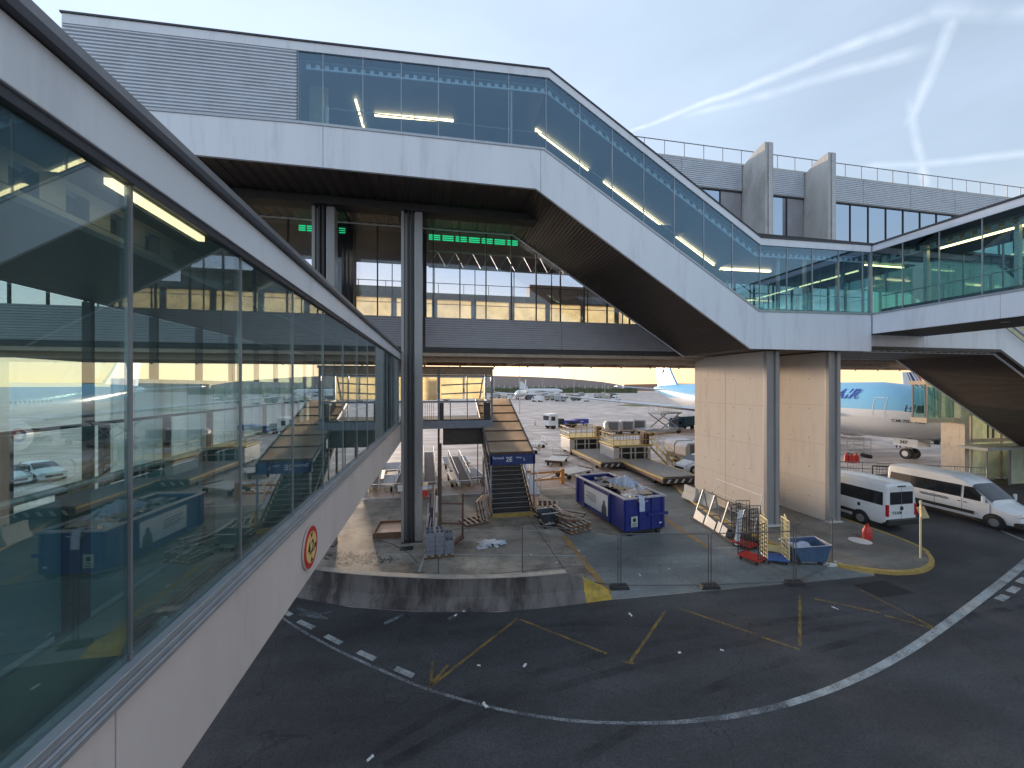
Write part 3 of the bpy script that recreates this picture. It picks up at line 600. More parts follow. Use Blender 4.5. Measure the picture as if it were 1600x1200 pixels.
# ================================================================ RIGHT CORRIDOR
rc = thing('glazed_corridor', 'teal glazed walkway at the right edge, meeting the footbridge at its lower end', 'walkway', (25.4, 9, 0))
X0, X1 = 23.4, 27.6
RY0 = 1.0
def rb(name, m, x0, x1, y0, y1, z0, z1, bev=0): return MB().box(x0, x1, y0, y1, Z(z0), Z(z1)).build(name, m, rc, True, bevel=bev)
for a, b in ((RY0, 6.6), (6.6, 12.1), (12.1, 16.99)): rb('base_panel', m_white, X0, X0+.12, a+.006, b-.006, 2.86, 3.9, .01)
rb('sill_trim', m_alu, X0-.03, X0+.1, RY0, 16.99, 3.904, 3.99); rb('roof_fascia', m_white, X0-.02, X0+.1, RY0, 16.97, 7.36, 7.7, .006); rb('roof_cap', m_cap, X0-.07, X0+.2, RY0, 16.93, 7.703, 7.79)
rb('roof', m_cap, X0+.21, X1, RY0, 17.1, 7.5, 7.72); rb('ceiling', m_dark, X0+.2, X1-.1, RY0, 17.15, 7.04, 7.1); rb('floor', m_floor, X0+.13, X1-.1, RY0, 17.3, 3.72, 3.84)
rb('soffit', m_soff2, X0+.14, X1, RY0, 17.3, 2.86, 2.92); rb('far_base', m_white, X1-.1, X1, RY0, 17.3, 2.93, 3.9); 
yr = [RY0]+[15.6-1.47*i for i in range(9, -1, -1)]+[16.95]
for a, b in zip(yr[:-1], yr[1:]):
    rb('glass_pane', m_glassT, X0+.03, X0+.05, a+.012, b-.012, 3.99, 7.36)
    rb('far_glass_pane', m_glassT, X1-.07, X1-.05, a+.012, b-.012, 3.9, 7.1)
for y in yr[1:-1]:
    rb('mullion', m_alu, X0+.005, X0+.07, y-.012, y+.012, 3.99, 7.36); rb('far_mullion', m_steel, X1-.1, X1-.03, y-.025, y+.025, 3.9, 7.1)
mb = MB(); y = RY0
while y < 16.8: mb.box(X0+.3, X0+.35, y, y+.2, Z(6.78), Z(7.02)); y += .42
mb.box(X0+.3, X0+.36, RY0, 16.9, Z(6.7), Z(6.778)); mb.build('castellated_beam', m_steel, rc, True)
for y in (15.0, 11.9, 8.4): rb('post', m_galv, X0+.55, X0+.75, y-.07, y+.07, 3.84, 7.04)
for y in (14.2, 12.6, 10.8, 9): rb('guard_post', m_galv, X0+.4, X0+.46, y-.05, y+.05, 3.84, 4.9)
MB().tube((X0+.43, RY0, Z(4.92)), (X0+.43, 16.8, Z(4.92)), .03).build('hand_rail', m_galv, rc, True)
MB().box(X0+.35, X0+.45, RY0, 16.8, Z(4.05), Z(4.2)).build('kick_beam', m_dark, rc, True)
for a, b in ((2, 5.6), (5.7, 9.3), (9.4, 15.1)): rb('tube_light', m_tube, X0+1.6, X0+1.7, a, b, 6.96, 7.03)
rb('tube_light', m_tube, 24.2, 27.0, 17.9, 17.98, 6.96, 7.02)
rb('round_fitting', m_galv, X0+1.3, X0+1.6, 12.6, 12.8, 2.84, 2.86)

# ================================================================ TERMINAL BUILDING above and behind the bridge
tb = thing('terminal_building', 'grey terminal storeys on legs behind the footbridge with corrugated bands and window rows', 'building', (14, 26, 0))
TY, TY2, TX0, TX1 = 22.8, 30.0, -22, 70
def tbx(name, m, x0, x1, y0, y1, z0, z1, bev=0, par=tb): return MB().box(x0, x1, y0, y1, Z(z0), Z(z1)).build(name, m, par, True, bevel=bev)
for x0, x1 in ((-22, -5.6), (-4.9, -1.75), (-.75, 7.5), (7.5, 16), (16, 24), (24, 32), (32, 40), (40, 70)):
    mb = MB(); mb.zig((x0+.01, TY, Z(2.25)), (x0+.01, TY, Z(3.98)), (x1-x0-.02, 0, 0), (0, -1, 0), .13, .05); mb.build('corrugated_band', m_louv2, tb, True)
tbx('band_backing', m_dark, TX0, TX1, TY+.05, TY+.15, 2.2, 4.0)
tbx('floor_slab', m_dark, TX0, TX1, TY+.16, TY2-.1, 3.5, 3.9)
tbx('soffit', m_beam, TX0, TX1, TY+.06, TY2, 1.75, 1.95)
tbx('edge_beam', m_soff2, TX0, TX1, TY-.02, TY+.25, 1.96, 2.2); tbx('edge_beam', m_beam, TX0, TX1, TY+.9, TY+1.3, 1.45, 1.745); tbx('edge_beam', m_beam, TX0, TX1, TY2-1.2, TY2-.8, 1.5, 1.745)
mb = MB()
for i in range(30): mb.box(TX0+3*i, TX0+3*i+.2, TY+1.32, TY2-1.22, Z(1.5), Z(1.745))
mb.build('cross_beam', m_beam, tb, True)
mb = MB()
for i in range(24): mb.tube((-1+2.6*i, TY2-1.0, Z(1.42)), (-1+2.6*i, TY2-1.0, Z(1.5)), .06, 8)
mb.build('downlight', m_dark, tb, True)
tbx('ceiling', m_dark, TX0, TX1, TY+.2, TY2-.1, 9.12, 9.3)
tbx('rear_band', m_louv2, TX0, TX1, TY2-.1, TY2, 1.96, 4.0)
tbx('hall_header', m_dark, TX0, TX1, TY-.01, TY+.19, 9.12, 9.5)
wx = [TX0+1.55*i for i in range(60) if TX0+1.55*i < 40]
for a, b in zip(wx[:-1], wx[1:]):
    tbx('hall_window', m_glassH, a+.03, b-.03, TY+.08, TY+.1, 4.0, 9.12)
    tbx('hall_mullion', m_dark, a-.03, a+.03, TY+.02, TY+.16, 4.0, 9.12)
for i in range(20):
    a = TX0+3.1*i; tbx('rear_window', m_glassH, a+.03, a+3.07, TY2-.06, TY2-.04, 4.0, 9.12); tbx('rear_mullion', m_dark, a-.03, a+.03, TY2-.1, TY2, 4.0, 9.12)
for x in (-6.0, -1.95): tbx('inner_column', m_dark, x, x+1.25, TY+.3, TY+1.2, 3.9, 9.12)
for i in range(13):                      # glowing bars stand in for green reflections under the hall ceiling
    x = -7.6+.42*i if i < 6 else -.55+.78*(i-6)
    for z in (8.62, 8.74, 8.86): tbx('green_reflection_bar', m_green, x, x+(.34 if i < 6 else .66), TY+.3, TY+.34, z, z+.06)
mb = MB()
for i in range(12):
    x = -.6+1.1*i; mb.bar((x, 24.4, Z(7.4)), (x+.55, 24.4, Z(8.4)), .05); mb.bar((x+.55, 24.4, Z(8.4)), (x+1.1, 24.4, Z(7.4)), .05)
mb.bar((-.6, 24.4, Z(8.4)), (12.6, 24.4, Z(8.4)), .08); mb.bar((-.6, 24.4, Z(7.4)), (12.6, 24.4, Z(7.4)), .08); mb.build('roof_truss', m_steel, tb, True)
# upper storeys
tbx('upper_wall', m_int, TX0, TX1, TY+.6, TY2, 9.52, 15.05); tbx('roof_slab', m_fin, TX0, TX1, TY-.02, TY2, 15.06, 15.16)
x = 2.0
segs = [(2, 20.35), (21.15, 25.4), (26.2, 70)]
for x0, x1 in segs:
    nseg = max(1, round((x1-x0)/4.3))
    for i in range(nseg):
        a = x0+(x1-x0)*i/nseg; b = x0+(x1-x0)*(i+1)/nseg
        mb = MB(); mb.zig((a+.012, TY, Z(13.3)), (a+.012, TY, Z(15.04)), (b-a-.024, 0, 0), (0, -1, 0), .13, .045); mb.build('corrugated_band', m_louv, tb, True)
    tbx('band_backing', m_alu, x0, x1, TY+.04, TY+.1, 13.3, 15.04); tbx('window_head', m_dark, x0, x1, TY-.03, TY+.1, 13.18, 13.29)
    n = max(2, round((x1-x0)/1.62))
    for i in range(n):
        a = x0+(x1-x0)*i/n; b = x0+(x1-x0)*(i+1)/n
        tbx('upper_window', m_glassU if not (x0 < 20 and i == n-1) and not (20.5 < x0 < 22 and i == n-1) else m_louv2, a+.03, b-.03, TY+.04, TY+.06, 9.5, 13.18); tbx('upper_mullion', m_dark, a-.03, a+.03, TY-.01, TY+.1, 9.5, 13.18)
for (xa, yf) in ((20.4, 20.95), (25.45, 21.1)):
    pr = [(TY+.6, 9.0), (yf, 9.0), (yf, 15.55), (yf+.35, 15.52), (yf+.9, 15.4), (TY, 14.95), (TY+.6, 14.8)]
    MB().prismx([(a, Z(b)) for a, b in pr], xa, xa+.62).build('concrete_fin', m_fin, tb, True, bevel=.02)
    MB().box(xa+.2, xa+.42, yf-.08, yf-.003, Z(9), Z(15.5)).build('fin_pipe', m_galv, tb, True)
rl = MB(); x = 3.0
while x < 60:
    rl.tube((x, TY+.1, Z(15.16)), (x, TY+.1, Z(16.15)), .025, 6); x += 1.45
rl.tube((2, TY+.1, Z(16.15)), (60, TY+.1, Z(16.15)), .03, 6); rl.build('roof_railing', m_steel, tb, True)
tbx('wall_lamp', m_tube, 30.9, 32.1, TY-.0, TY+.03, 10.3, 10.4)
# lower wing seen through the hall, its blinds lit by the low sun
wg = thing('terminal_wing', 'low cream windowed wing seen through the hall glazing, blinds glowing in the sun', 'building', (5, 33, 0))
def wgx(name, m, x0, x1, y0, y1, z0, z1): return MB().box(x0, x1, y0, y1, Z(z0), Z(z1)).build(name, m, wg, True)
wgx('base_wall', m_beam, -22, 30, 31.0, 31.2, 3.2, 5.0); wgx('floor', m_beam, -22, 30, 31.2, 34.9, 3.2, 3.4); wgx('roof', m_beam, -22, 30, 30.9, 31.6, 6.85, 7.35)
for i in range(17):
    a = -22+3.1*i
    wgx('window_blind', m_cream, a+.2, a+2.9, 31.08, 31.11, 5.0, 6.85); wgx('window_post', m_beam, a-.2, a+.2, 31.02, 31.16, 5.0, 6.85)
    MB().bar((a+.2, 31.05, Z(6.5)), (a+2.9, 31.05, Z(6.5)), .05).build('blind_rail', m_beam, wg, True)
mb = MB(); 
for i in range(27): mb.tube((-22+2*i, 31.0, Z(7.35)), (-22+2*i, 31.0, Z(8.15)), .025, 5)
mb.tube((-22, 31.0, Z(8.15)), (30, 31.0, Z(8.15)), .03, 5); mb.build('roof_railing', m_dark, wg, True)
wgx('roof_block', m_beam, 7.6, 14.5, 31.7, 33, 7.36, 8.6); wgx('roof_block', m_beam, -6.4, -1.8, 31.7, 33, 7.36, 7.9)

# ================================================================ COLUMNS AND PIERS
m_colm = mat('column_steel', (.30, .29, .29), .4, metal=.2, var=.15, scale=2, dirt=.25, dcol=(.16, .14, .12), stretch=(1, 1, .15))
def column(x, y, top, label):
    c = thing('steel_column', label, 'column', (x, y, 0), 0, 'steel columns carrying the building')
    mb = MB(); mb.box(-.52, -.38, -.28, .28, 0, top); mb.box(.16, .5, -.3, .3, 0, top); mb.box(-.38, .16, -.06, .06, 0, top); mb.build('shaft', m_colm, c, bevel=.01)
    mb = MB(); mb.box(-.22, -.14, -.30, -.06, 0, top); mb.box(-.05, .05, -.34, -.062, .0, top); mb.build('inner_flange', m_dark, c)
    mb = MB(); mb.tube((.14, -.2, .0), (.14, -.2, top), .045, 10); mb.build('down_pipe', m_galv, c)
    mb = MB(); mb.box(-.5, .5, -.4, .4, 0, .03); mb.build('base_plate', m_dark, c)
    return c
column(-1.28, 19.8, Z(8.6), 'tall grey steel column nearest the end of the glazed walkway, bearing a red and white plate')
column(-5.4, 20.0, Z(8.6), 'tall grey steel column rising behind the roof of the left glazed walkway')
tag(MB().box(-22, 40, 19.4, 20.2, Z(8.6), Z(8.96)).build('cross_beam', m_dark), 'dark beam under the footbridge soffit on top of the steel columns', 'beam')
m_beamd = mat('pier_joint', (.40, .34, .30), .9)  # joint lines, a darker tone than the pier concrete
def pier(xa, ya, yb, label):
    p = thing('concrete_pier', label, 'pier', (xa+.3, (ya+yb)/2, 0), 0, 'concrete piers under the footbridge')
    MB().box(xa, xa+.6, ya, yb, .1, Z(1.9)).build('pier_wall', m_conc, p, True, bevel=.02)
    mb = MB()
    for y in [ya+1.0+1.25*i for i in range(int((yb-ya-.8)/1.25)+1)]:
        for z in (1.3, 3.0, 4.7, 6.4, 8.1): mb.tube((xa-.004, y, z), (xa+.01, y, z), .03, 8)
    mb.build('tie_hole', m_dark, p, True)
    mb = MB(); mb.box(xa-.07, xa+.05, ya-.22, ya-.01, 0.1, Z(1.9)); mb.box(xa+.5, xa+.72, ya-.22, ya-.01, .1, Z(1.9)); mb.box(xa+.05, xa+.5, ya-.12, ya-.01, .1, Z(1.9)); mb.build('steel_facing', m_colm, p, True, bevel=.008)
    MB().box(xa-.1, xa+.8, ya-.3, ya+.02, .1, .2).build('foot', m_fin, p, True)
    for z in (2.2, 4.4, 6.6): MB().box(xa-.003, xa+.01, ya+.01, yb-.01, z, z+.018).build('form_joint', m_beamd, p, True)
    MB().box(xa-.003, xa+.01, (ya+yb)/2, (ya+yb)/2+.015, .2, Z(1.88)).build('form_joint', m_beamd, p, True)
pier(17.4, 17.9, 23.7, 'left concrete pier wall under the footbridge, with jersey barriers at its foot')
pier(21.25, 17.75, 23.7, 'right concrete pier wall under the footbridge, beside the parked white minibus')
# ================================================================ OBJECT MATERIALS
m_vwhite = mat('white_car_paint', (.70, .71, .72), .22, var=.03, dirt=.25, dscale=2, dcol=(.5, .49, .47), spec=.6)
m_plastic = mat('black_plastic', (.02, .02, .022), .5); m_tyre = mat('tyre_rubber', (.018, .018, .018), .8, var=.3); m_rim = mat('wheel_rim', (.45, .45, .46), .35, metal=.7)
m_vglass = mat('tinted_car_glass', (.012, .014, .018), .06, spec=.9); m_lens = mat('red_lamp_lens', (.4, .01, .015), .2); m_head = mat('headlight_lens', (.6, .65, .68), .12, spec=.8)
m_blue = mat('skip_blue_paint', (.018, .03, .19), .42, var=.2, scale=2, dirt=.5, dscale=1.6, dcol=(.05, .05, .07)); m_blued = mat('inner_rust_blue', (.04, .05, .09), .7, var=.3)
m_lip = mat('scuffed_lip', (.42, .42, .47), .45, metal=.3, var=.2); m_wood = mat('grey_pallet_wood', (.34, .27, .22), .85, var=.35, scale=6, dirt=.5, dscale=3); m_wood2 = mat('brown_wood', (.16, .09, .055), .8, var=.3, scale=5)
m_lyel = mat('loader_yellow_paint', (.55, .36, .08), .5, var=.2, scale=4, dirt=.6, dscale=2, dcol=(.2, .12, .07)); m_lwht = mat('loader_white_paint', (.55, .52, .48), .5, var=.12, dirt=.6, dscale=1.6, dcol=(.2, .15, .12))
m_redp = mat('red_plastic', (.50, .035, .025), .45, var=.15, dirt=.3, dscale=3); m_bluep = mat('blue_plastic', (.045, .11, .32), .5, var=.15); m_cy = mat('cream_yellow_rod', (.66, .56, .30), .5, var=.1); m_blkrod = mat('black_rod', (.025, .022, .025), .5)
m_orange = mat('orange_paint', (.62, .27, .06), .55, var=.2, dirt=.4, dscale=3); m_paper = mat('pale_sheet', (.62, .62, .63), .6, var=.1); m_navy = mat('navy_sign', (.015, .035, .14), .45, var=.1)
m_bin = mat('dark_bin_plastic', (.035, .045, .055), .55, var=.2); m_rust = mat('rusty_steel', (.10, .055, .04), .75, var=.4, scale=5); m_brown = mat('dark_cladding', (.055, .045, .04), .6, var=.3)
m_block = mat('concrete_block', (.21, .22, .26), .9, var=.2, scale=8, bump=.3); m_foil = mat('light_film', (.45, .50, .62), .5, var=.15, scale=5); m_cloth = mat('debris_card', (.52, .40, .33), .8, var=.3, scale=6)
m_tarp = mat('grey_brown_tarp', (.42, .37, .36), .7, var=.35, scale=3)

# ================================================================ CABIN AND STAIR TO THE GATE
cab = thing('boarding_cabin', 'raised grey steel cabin with cream translucent panes beside the covered stair', 'cabin', (1, 27.5, Z(-2.8)))
def kb(name, m, x0, x1, y0, y1, z0, z1, bev=0): return MB().box(x0, x1, y0, y1, Z(z0), Z(z1)).build(name, m, cab, True, bevel=bev)
KX0, KX1, KY0, KY1 = -1.6, 3.65, 26.0, 29.6
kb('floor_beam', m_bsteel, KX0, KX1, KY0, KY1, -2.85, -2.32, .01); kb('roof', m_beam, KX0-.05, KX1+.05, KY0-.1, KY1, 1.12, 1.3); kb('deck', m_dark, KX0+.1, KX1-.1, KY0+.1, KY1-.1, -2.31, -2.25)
for x in (KX0, -.05, KX1-.14): kb('corner_post', m_bsteel, x, x+.14, KY0-.01, KY0+.13, -2.31, 1.1)
for x in (KX0, KX1-.14): kb('corner_post', m_bsteel, x, x+.14, KY1-.13, KY1, -2.31, 1.1)
kb('rail_band', m_bsteel, KX0+.14, KX1-.14, KY0, KY0+.1, -1.12, -1.0); kb('window_head', m_bsteel, KX0+.14, KX1-.14, KY0, KY0+.1, .62, .74)
for a, b, mm_ in ((KX0+.14, -.06, m_cream), (.10, 1.86, m_cream), (1.94, KX1-.14, m_cream)):
    kb('cream_pane', mm_, a+.03, b-.03, KY1-.08, KY1-.05, -.98, .62)
for a, b in ((KX0+.14, -.06), (.10, 1.86), (1.94, KX1-.14)):
    kb('front_pane', m_glassW, a+.02, b-.02, KY0+.05, KY0+.065, -.98, .6)
kb('bright_pane', m_cream, KX0+.2, -.1, KY0+.07, KY0+.09, -.95, .58)
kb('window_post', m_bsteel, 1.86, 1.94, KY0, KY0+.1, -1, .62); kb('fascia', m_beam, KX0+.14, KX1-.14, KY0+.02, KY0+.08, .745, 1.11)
MB().bar((.2, KY1-.2, Z(.05)), (KX1-.3, KY1-.2, Z(.2)), .1).bar((.2, KY1-.2, Z(-.62)), (KX1-.3, KY1-.2, Z(-.47)), .1).bar((3.1, KY1-.25, Z(-1)), (3.35, KY1-.25, Z(.6)), .1).build('rear_brace', m_bsteel, cab, True)
for x in (KX0+.3+.14*i for i in range(8)): kb('balustrade_bar', m_bsteel, x, x+.03, KY0+.03, KY0+.06, -2.3, -1.13)
kb('side_panel', m_dark, KX1-.16, KX1-.02, KY0+.15, KY1-.14, -2.3, -1.0); kb('low_panel', m_brown, 3.0, KX1-.15, KY0+.02, KY0+.06, -2.3, -1.13); kb('low_post', m_brown, -.05, .35, KY0+.02, KY0+.06, -2.3, -1.13)
for x in (.75, 1.88): kb('low_post', m_bsteel, x, x+.07, KY0+.02, KY0+.08, -2.3, -1.13)
for x, y in ((.02, KY0+.1), (3.3, KY0+.1), (-1.5, KY1-.2), (3.4, KY1-.2)): MB().box(x-.07, x+.07, y-.07, y+.07, 0, Z(-2.86)).build('leg', m_rust, cab, True)
un = MB(); un.box(.3, 3.2, 26.4, 29.5, Z(-4.0), Z(-2.86)); un.build('plant_box', m_brown, cab, True)

st = thing('covered_stair', 'covered boarding stair with orange translucent roof panels and a navy header sign reading 2E', 'stairs', (4.3, 24, 0))
SX0, SX1, SY = 3.05, 5.6, 22.35
def sb(name, m, *a, bev=0): return MB().box(*a).build(name, m, st, True, bevel=bev)
for i in range(17):
    y = SY+.30*i; z = .21*(i+1)
    MB().box(SX0+.1, SX1-.1, y+.03, y+.33, z-.05, z-.004).build('step', m_dark, st, True); sb('step_nosing', m_steel, SX0+.1, SX1-.1, y, y+.028, z-.04, z); sb('riser', m_dark, SX0+.1, SX1-.1, y+.031, y+.05, z-.212, z-.052)
sb('yellow_step', m_kerby, SX0+.02, SX1-.02, SY-.22, SY-.02, 0, .2)
for x in (SX0, SX1-.07):
    MB().prismx([(SY-.1, 0), (SY+.3, 0), (SY+5.4, 3.4), (SY+5.4, 3.85), (SY-.1, .3)], x, x+.07).build('stringer', m_rust if x > 4 else m_bsteel, st, True)
mroof = lambda y: 3.6+(y-SY-.2)*.36
mb = None
for i in range(6):
    a, b = SY+.3+1.38*i, SY+.3+1.38*(i+1)
    MB().loft([[(SX0-.02, y, mroof(y)), (SX1+.06, y, mroof(y)), (SX1+.06, y, mroof(y)+.05), (SX0-.02, y, mroof(y)+.05)] for y in (a+.03, b-.03)]).build('roof_panel', m_orange_t, st, True)
    MB().box(SX0-.03, SX1+.07, a-.05, a+.05, mroof(a)-.03, mroof(a)+.11).build('roof_rib', m_rust, st, True)
for x in (SX0-.08, SX1+.06): MB().bar((x, SY+.2, mroof(SY+.2)), (x, SY+8.6, mroof(SY+8.6)), .1, .2).build('roof_edge', m_steel, st, True)
sb('header', m_navy, SX0-.1, SX1+.12, SY+.05, SY+.2, 3.02, 3.62, bev=.01)
text('2E', .40, m_paper, st, frame((4.12, SY+.045, 3.33), (1, 0, 0), (0, 0, 1)), 'lettering', world=True, depth=.003)
text('Terminal', .19, m_paper, st, frame((3.46, SY+.045, 3.44), (1, 0, 0), (0, 0, 1)), 'lettering', world=True, depth=.003)
text('Porte', .14, m_paper, st, frame((4.72, SY+.045, 3.44), (1, 0, 0), (0, 0, 1)), 'lettering', world=True, depth=.003); text('L', .26, m_paper, st, frame((5.05, SY+.045, 3.34), (1, 0, 0), (0, 0, 1)), 'lettering', world=True, depth=.003)
for x in (SX0-.04, SX1): 
    for y in (SY+.05, SY+3.6, SY+8.0): MB().box(x, x+.08, y, y+.08, 0, mroof(y)).build('post', m_bsteel, st, True)
for x in (SX0+.06, SX1-.06): MB().path([(x, SY-.05, 1.0), (x, SY+5.2, 4.45)], .025).build('hand_rail', m_galv, st, True)
for x in (SX0-.12, SX1+.05): sb('orange_guard', m_orange, x, x+.05, SY-.1, SY+.25, .1, 1.15)
# side rails rising right of the stair
ar = thing('access_ramp', 'pale metal access ramp with barred handrails just right of the covered stair', 'ramp', (6.6, 28, 0))
MB().loft([[(6.1, y, z), (6.9, y, z), (6.9, y, z+.12), (6.1, y, z+.12)] for y, z in ((25.6, .15), (31.5, 1.6), (34, 1.6))]).build('deck', m_galv, ar, True)
for x in (6.1, 6.9):
    mb = MB()
    for h in (.55, 1.1): mb.path([(x, 25.6, .25+h), (x, 31.5, 1.7+h), (x, 34, 1.7+h)], .03)
    for i in range(10): y = 25.6+.93*i; z = .25+min(y-25.6, 5.9)*.246; mb.tube((x, y, z), (x, y, z+1.1), .022, 6)
    mb.build('side_rail', m_paper, ar, True)
for y in (28, 31.5, 34): MB().box(6.15, 6.25, y, y+.1, 0, .2+min(y-25.6, 5.9)*.246).box(6.8, 6.9, y, y+.1, 0, .2+min(y-25.6, 5.9)*.246).build('leg', m_rust, ar, True)

# ================================================================ GLAZED TOWER AND BRIDGE HEAD
m_tg = transl('green_white_glazing', (.80, .84, .68), .4); m_tf = mat('beige_frame', (.74, .62, .48), .6, var=.08, dirt=.3)
tw = thing('glazed_tower', 'beige framed lift tower with greenish glazing and a flat canopy behind the minibuses', 'tower', (43.5, 25, 0))
def tbb(name, m, *a): return MB().box(*a).build(name, m, tw, True)
TX, TYT = 41.8, 23.6
for x in (TX, TX+.62, TX+3.9, TX+7.0): tbb('frame_post', m_tf, x, x+(.5 if x == TX else .22), TYT, TYT+.3, 0, Z(1.3))
for z in (3.1, 5.3, 7.6): tbb('frame_beam', m_tf, TX+.5, TX+7.2, TYT+.02, TYT+.26, z, z+.28)
for j, (z0, z1) in enumerate(((.1, 3.1), (3.38, 5.3), (5.58, 7.6), (7.9, 8.95))):
    for x0, x1 in ((TX+.84, TX+2.2), (TX+2.24, TX+3.88), (TX+4.14, TX+5.5), (TX+5.54, TX+6.98)): tbb('glass_panel', m_tg, x0, x1, TYT+.1, TYT+.14, z0+.02, z1-.02)
tbb('side_wall', m_tf, TX, TX+.2, TYT+.31, TYT+1.5, 0, Z(1.3)); tbb('canopy', m_fin, TX-.9, TX+7.6, TYT-1.8, TYT-.02, 2.75, 2.95)
for x in (TX-.8, TX+1.6, TX+4, TX+7.2): tbb('canopy_post', m_steel, x, x+.1, TYT-1.7, TYT-1.6, 0, 2.74)
for i in range(5): tbb('low_screen', m_tg, TX+1.8+1.15*i, TX+2.85+1.15*i, TYT-1.68, TYT-1.64, .1, 2.7)
tbb('figure_panel', m_int, TX+2.55, TX+2.7, TYT+.05, TYT+.09, 3.4, 4.6); tbb('figure_panel', m_int, TX+3.1, TX+3.3, TYT+.05, TYT+.09, 3.4, 4.7)
jb = thing('jet_bridge', 'teal glass jet bridge cabin reaching to the nose of the sky blue airliner', 'jet bridge', (38.2, 25, Z(-2.9)))
def jbb(name, m, *a): return MB().box(*a).build(name, m, jb, True)
JX = 38.9; TYJ = TYT; TYT = 24.2
jbb('roof', m_tf, JX-.25, TX-.02, TYT+.0, TYT+1.1, Z(.12), Z(.42)); jbb('floor', m_tf, JX-.1, TX-.02, TYT, TYT+1.1, Z(-3.0), Z(-2.62))
mb = MB()
for i in range(9): mb.box(JX+.1+.38*i, JX+.3+.38*i, TYT-.02, TYT+.0-.003, Z(0), Z(.1))
mb.box(JX, TX-.02, TYT, TYT+.1, Z(-.03), Z(.115)); mb.build('castellated_beam', m_tf, jb, True)
for x in (JX, JX+1.35, JX+2.3, TX-.2): jbb('frame_post', m_steel, x, x+.09, TYT, TYT+.1, Z(-2.61), Z(-.04)); jbb('rear_post', m_steel, x, x+.09, TYT+.98, TYT+1.08, Z(-2.61), Z(.1))
for a, b in ((JX+.09, JX+1.35), (JX+1.44, JX+2.3), (JX+2.39, TX-.2)): jbb('glass_pane', m_glassT, a+.01, b-.01, TYT+.04, TYT+.06, Z(-2.6), Z(-.04)); jbb('rear_glass_pane', m_glassT, a+.01, b-.01, TYT+1.03, TYT+1.05, Z(-2.6), Z(.1))


# ================================================================ VEHICLES
def wheel(parent, x, y, r, w_=.22, rim=True, name='wheel'):
    s = 1 if x > 0 else -1
    o = MB().loft([[(x+d*w_*s, y+rr*r*math.cos(a*math.pi/10), r+rr*r*math.sin(a*math.pi/10)) for a in range(20)] for d, rr in ((-1, .85), (-.85, 1), (-.1, 1), (0, .9), (0, .62), (-.12, .58))]).build(name, m_tyre, parent, smooth=True)
    if rim: 
        mb = MB().tube((x-.1*s*w_/.22, y, r), (x-.02*s, y, r), r*.6, 16); mb.build('rim', m_rim, o)
    return o
def ring(y, hw, ht, zt, zb=.34, belt=1.0):
    b = min(belt, zt-.12)
    r = [(hw*.93, zb), (hw, zb+.2), (hw, b), (ht+(hw-ht)*.1, zt-.12), (ht*.86, zt-.02), (ht*.4, zt)]
    return [(a, y, z) for a, z in r]+[(-a, y, z) for a, z in r[::-1]]
def sidex(z, hw, ht, zt, belt): return hw+(ht+(hw-ht)*.1-hw)*(z-belt)/(zt-.12-belt) if z > belt else hw
def quadplate(mb, pts, n, d=.008):
    n = Vector(n).normalized()*d; a = [Vector(p)+n for p in pts]; b = [Vector(p)-n*2 for p in pts]; return mb.loft([b, a])
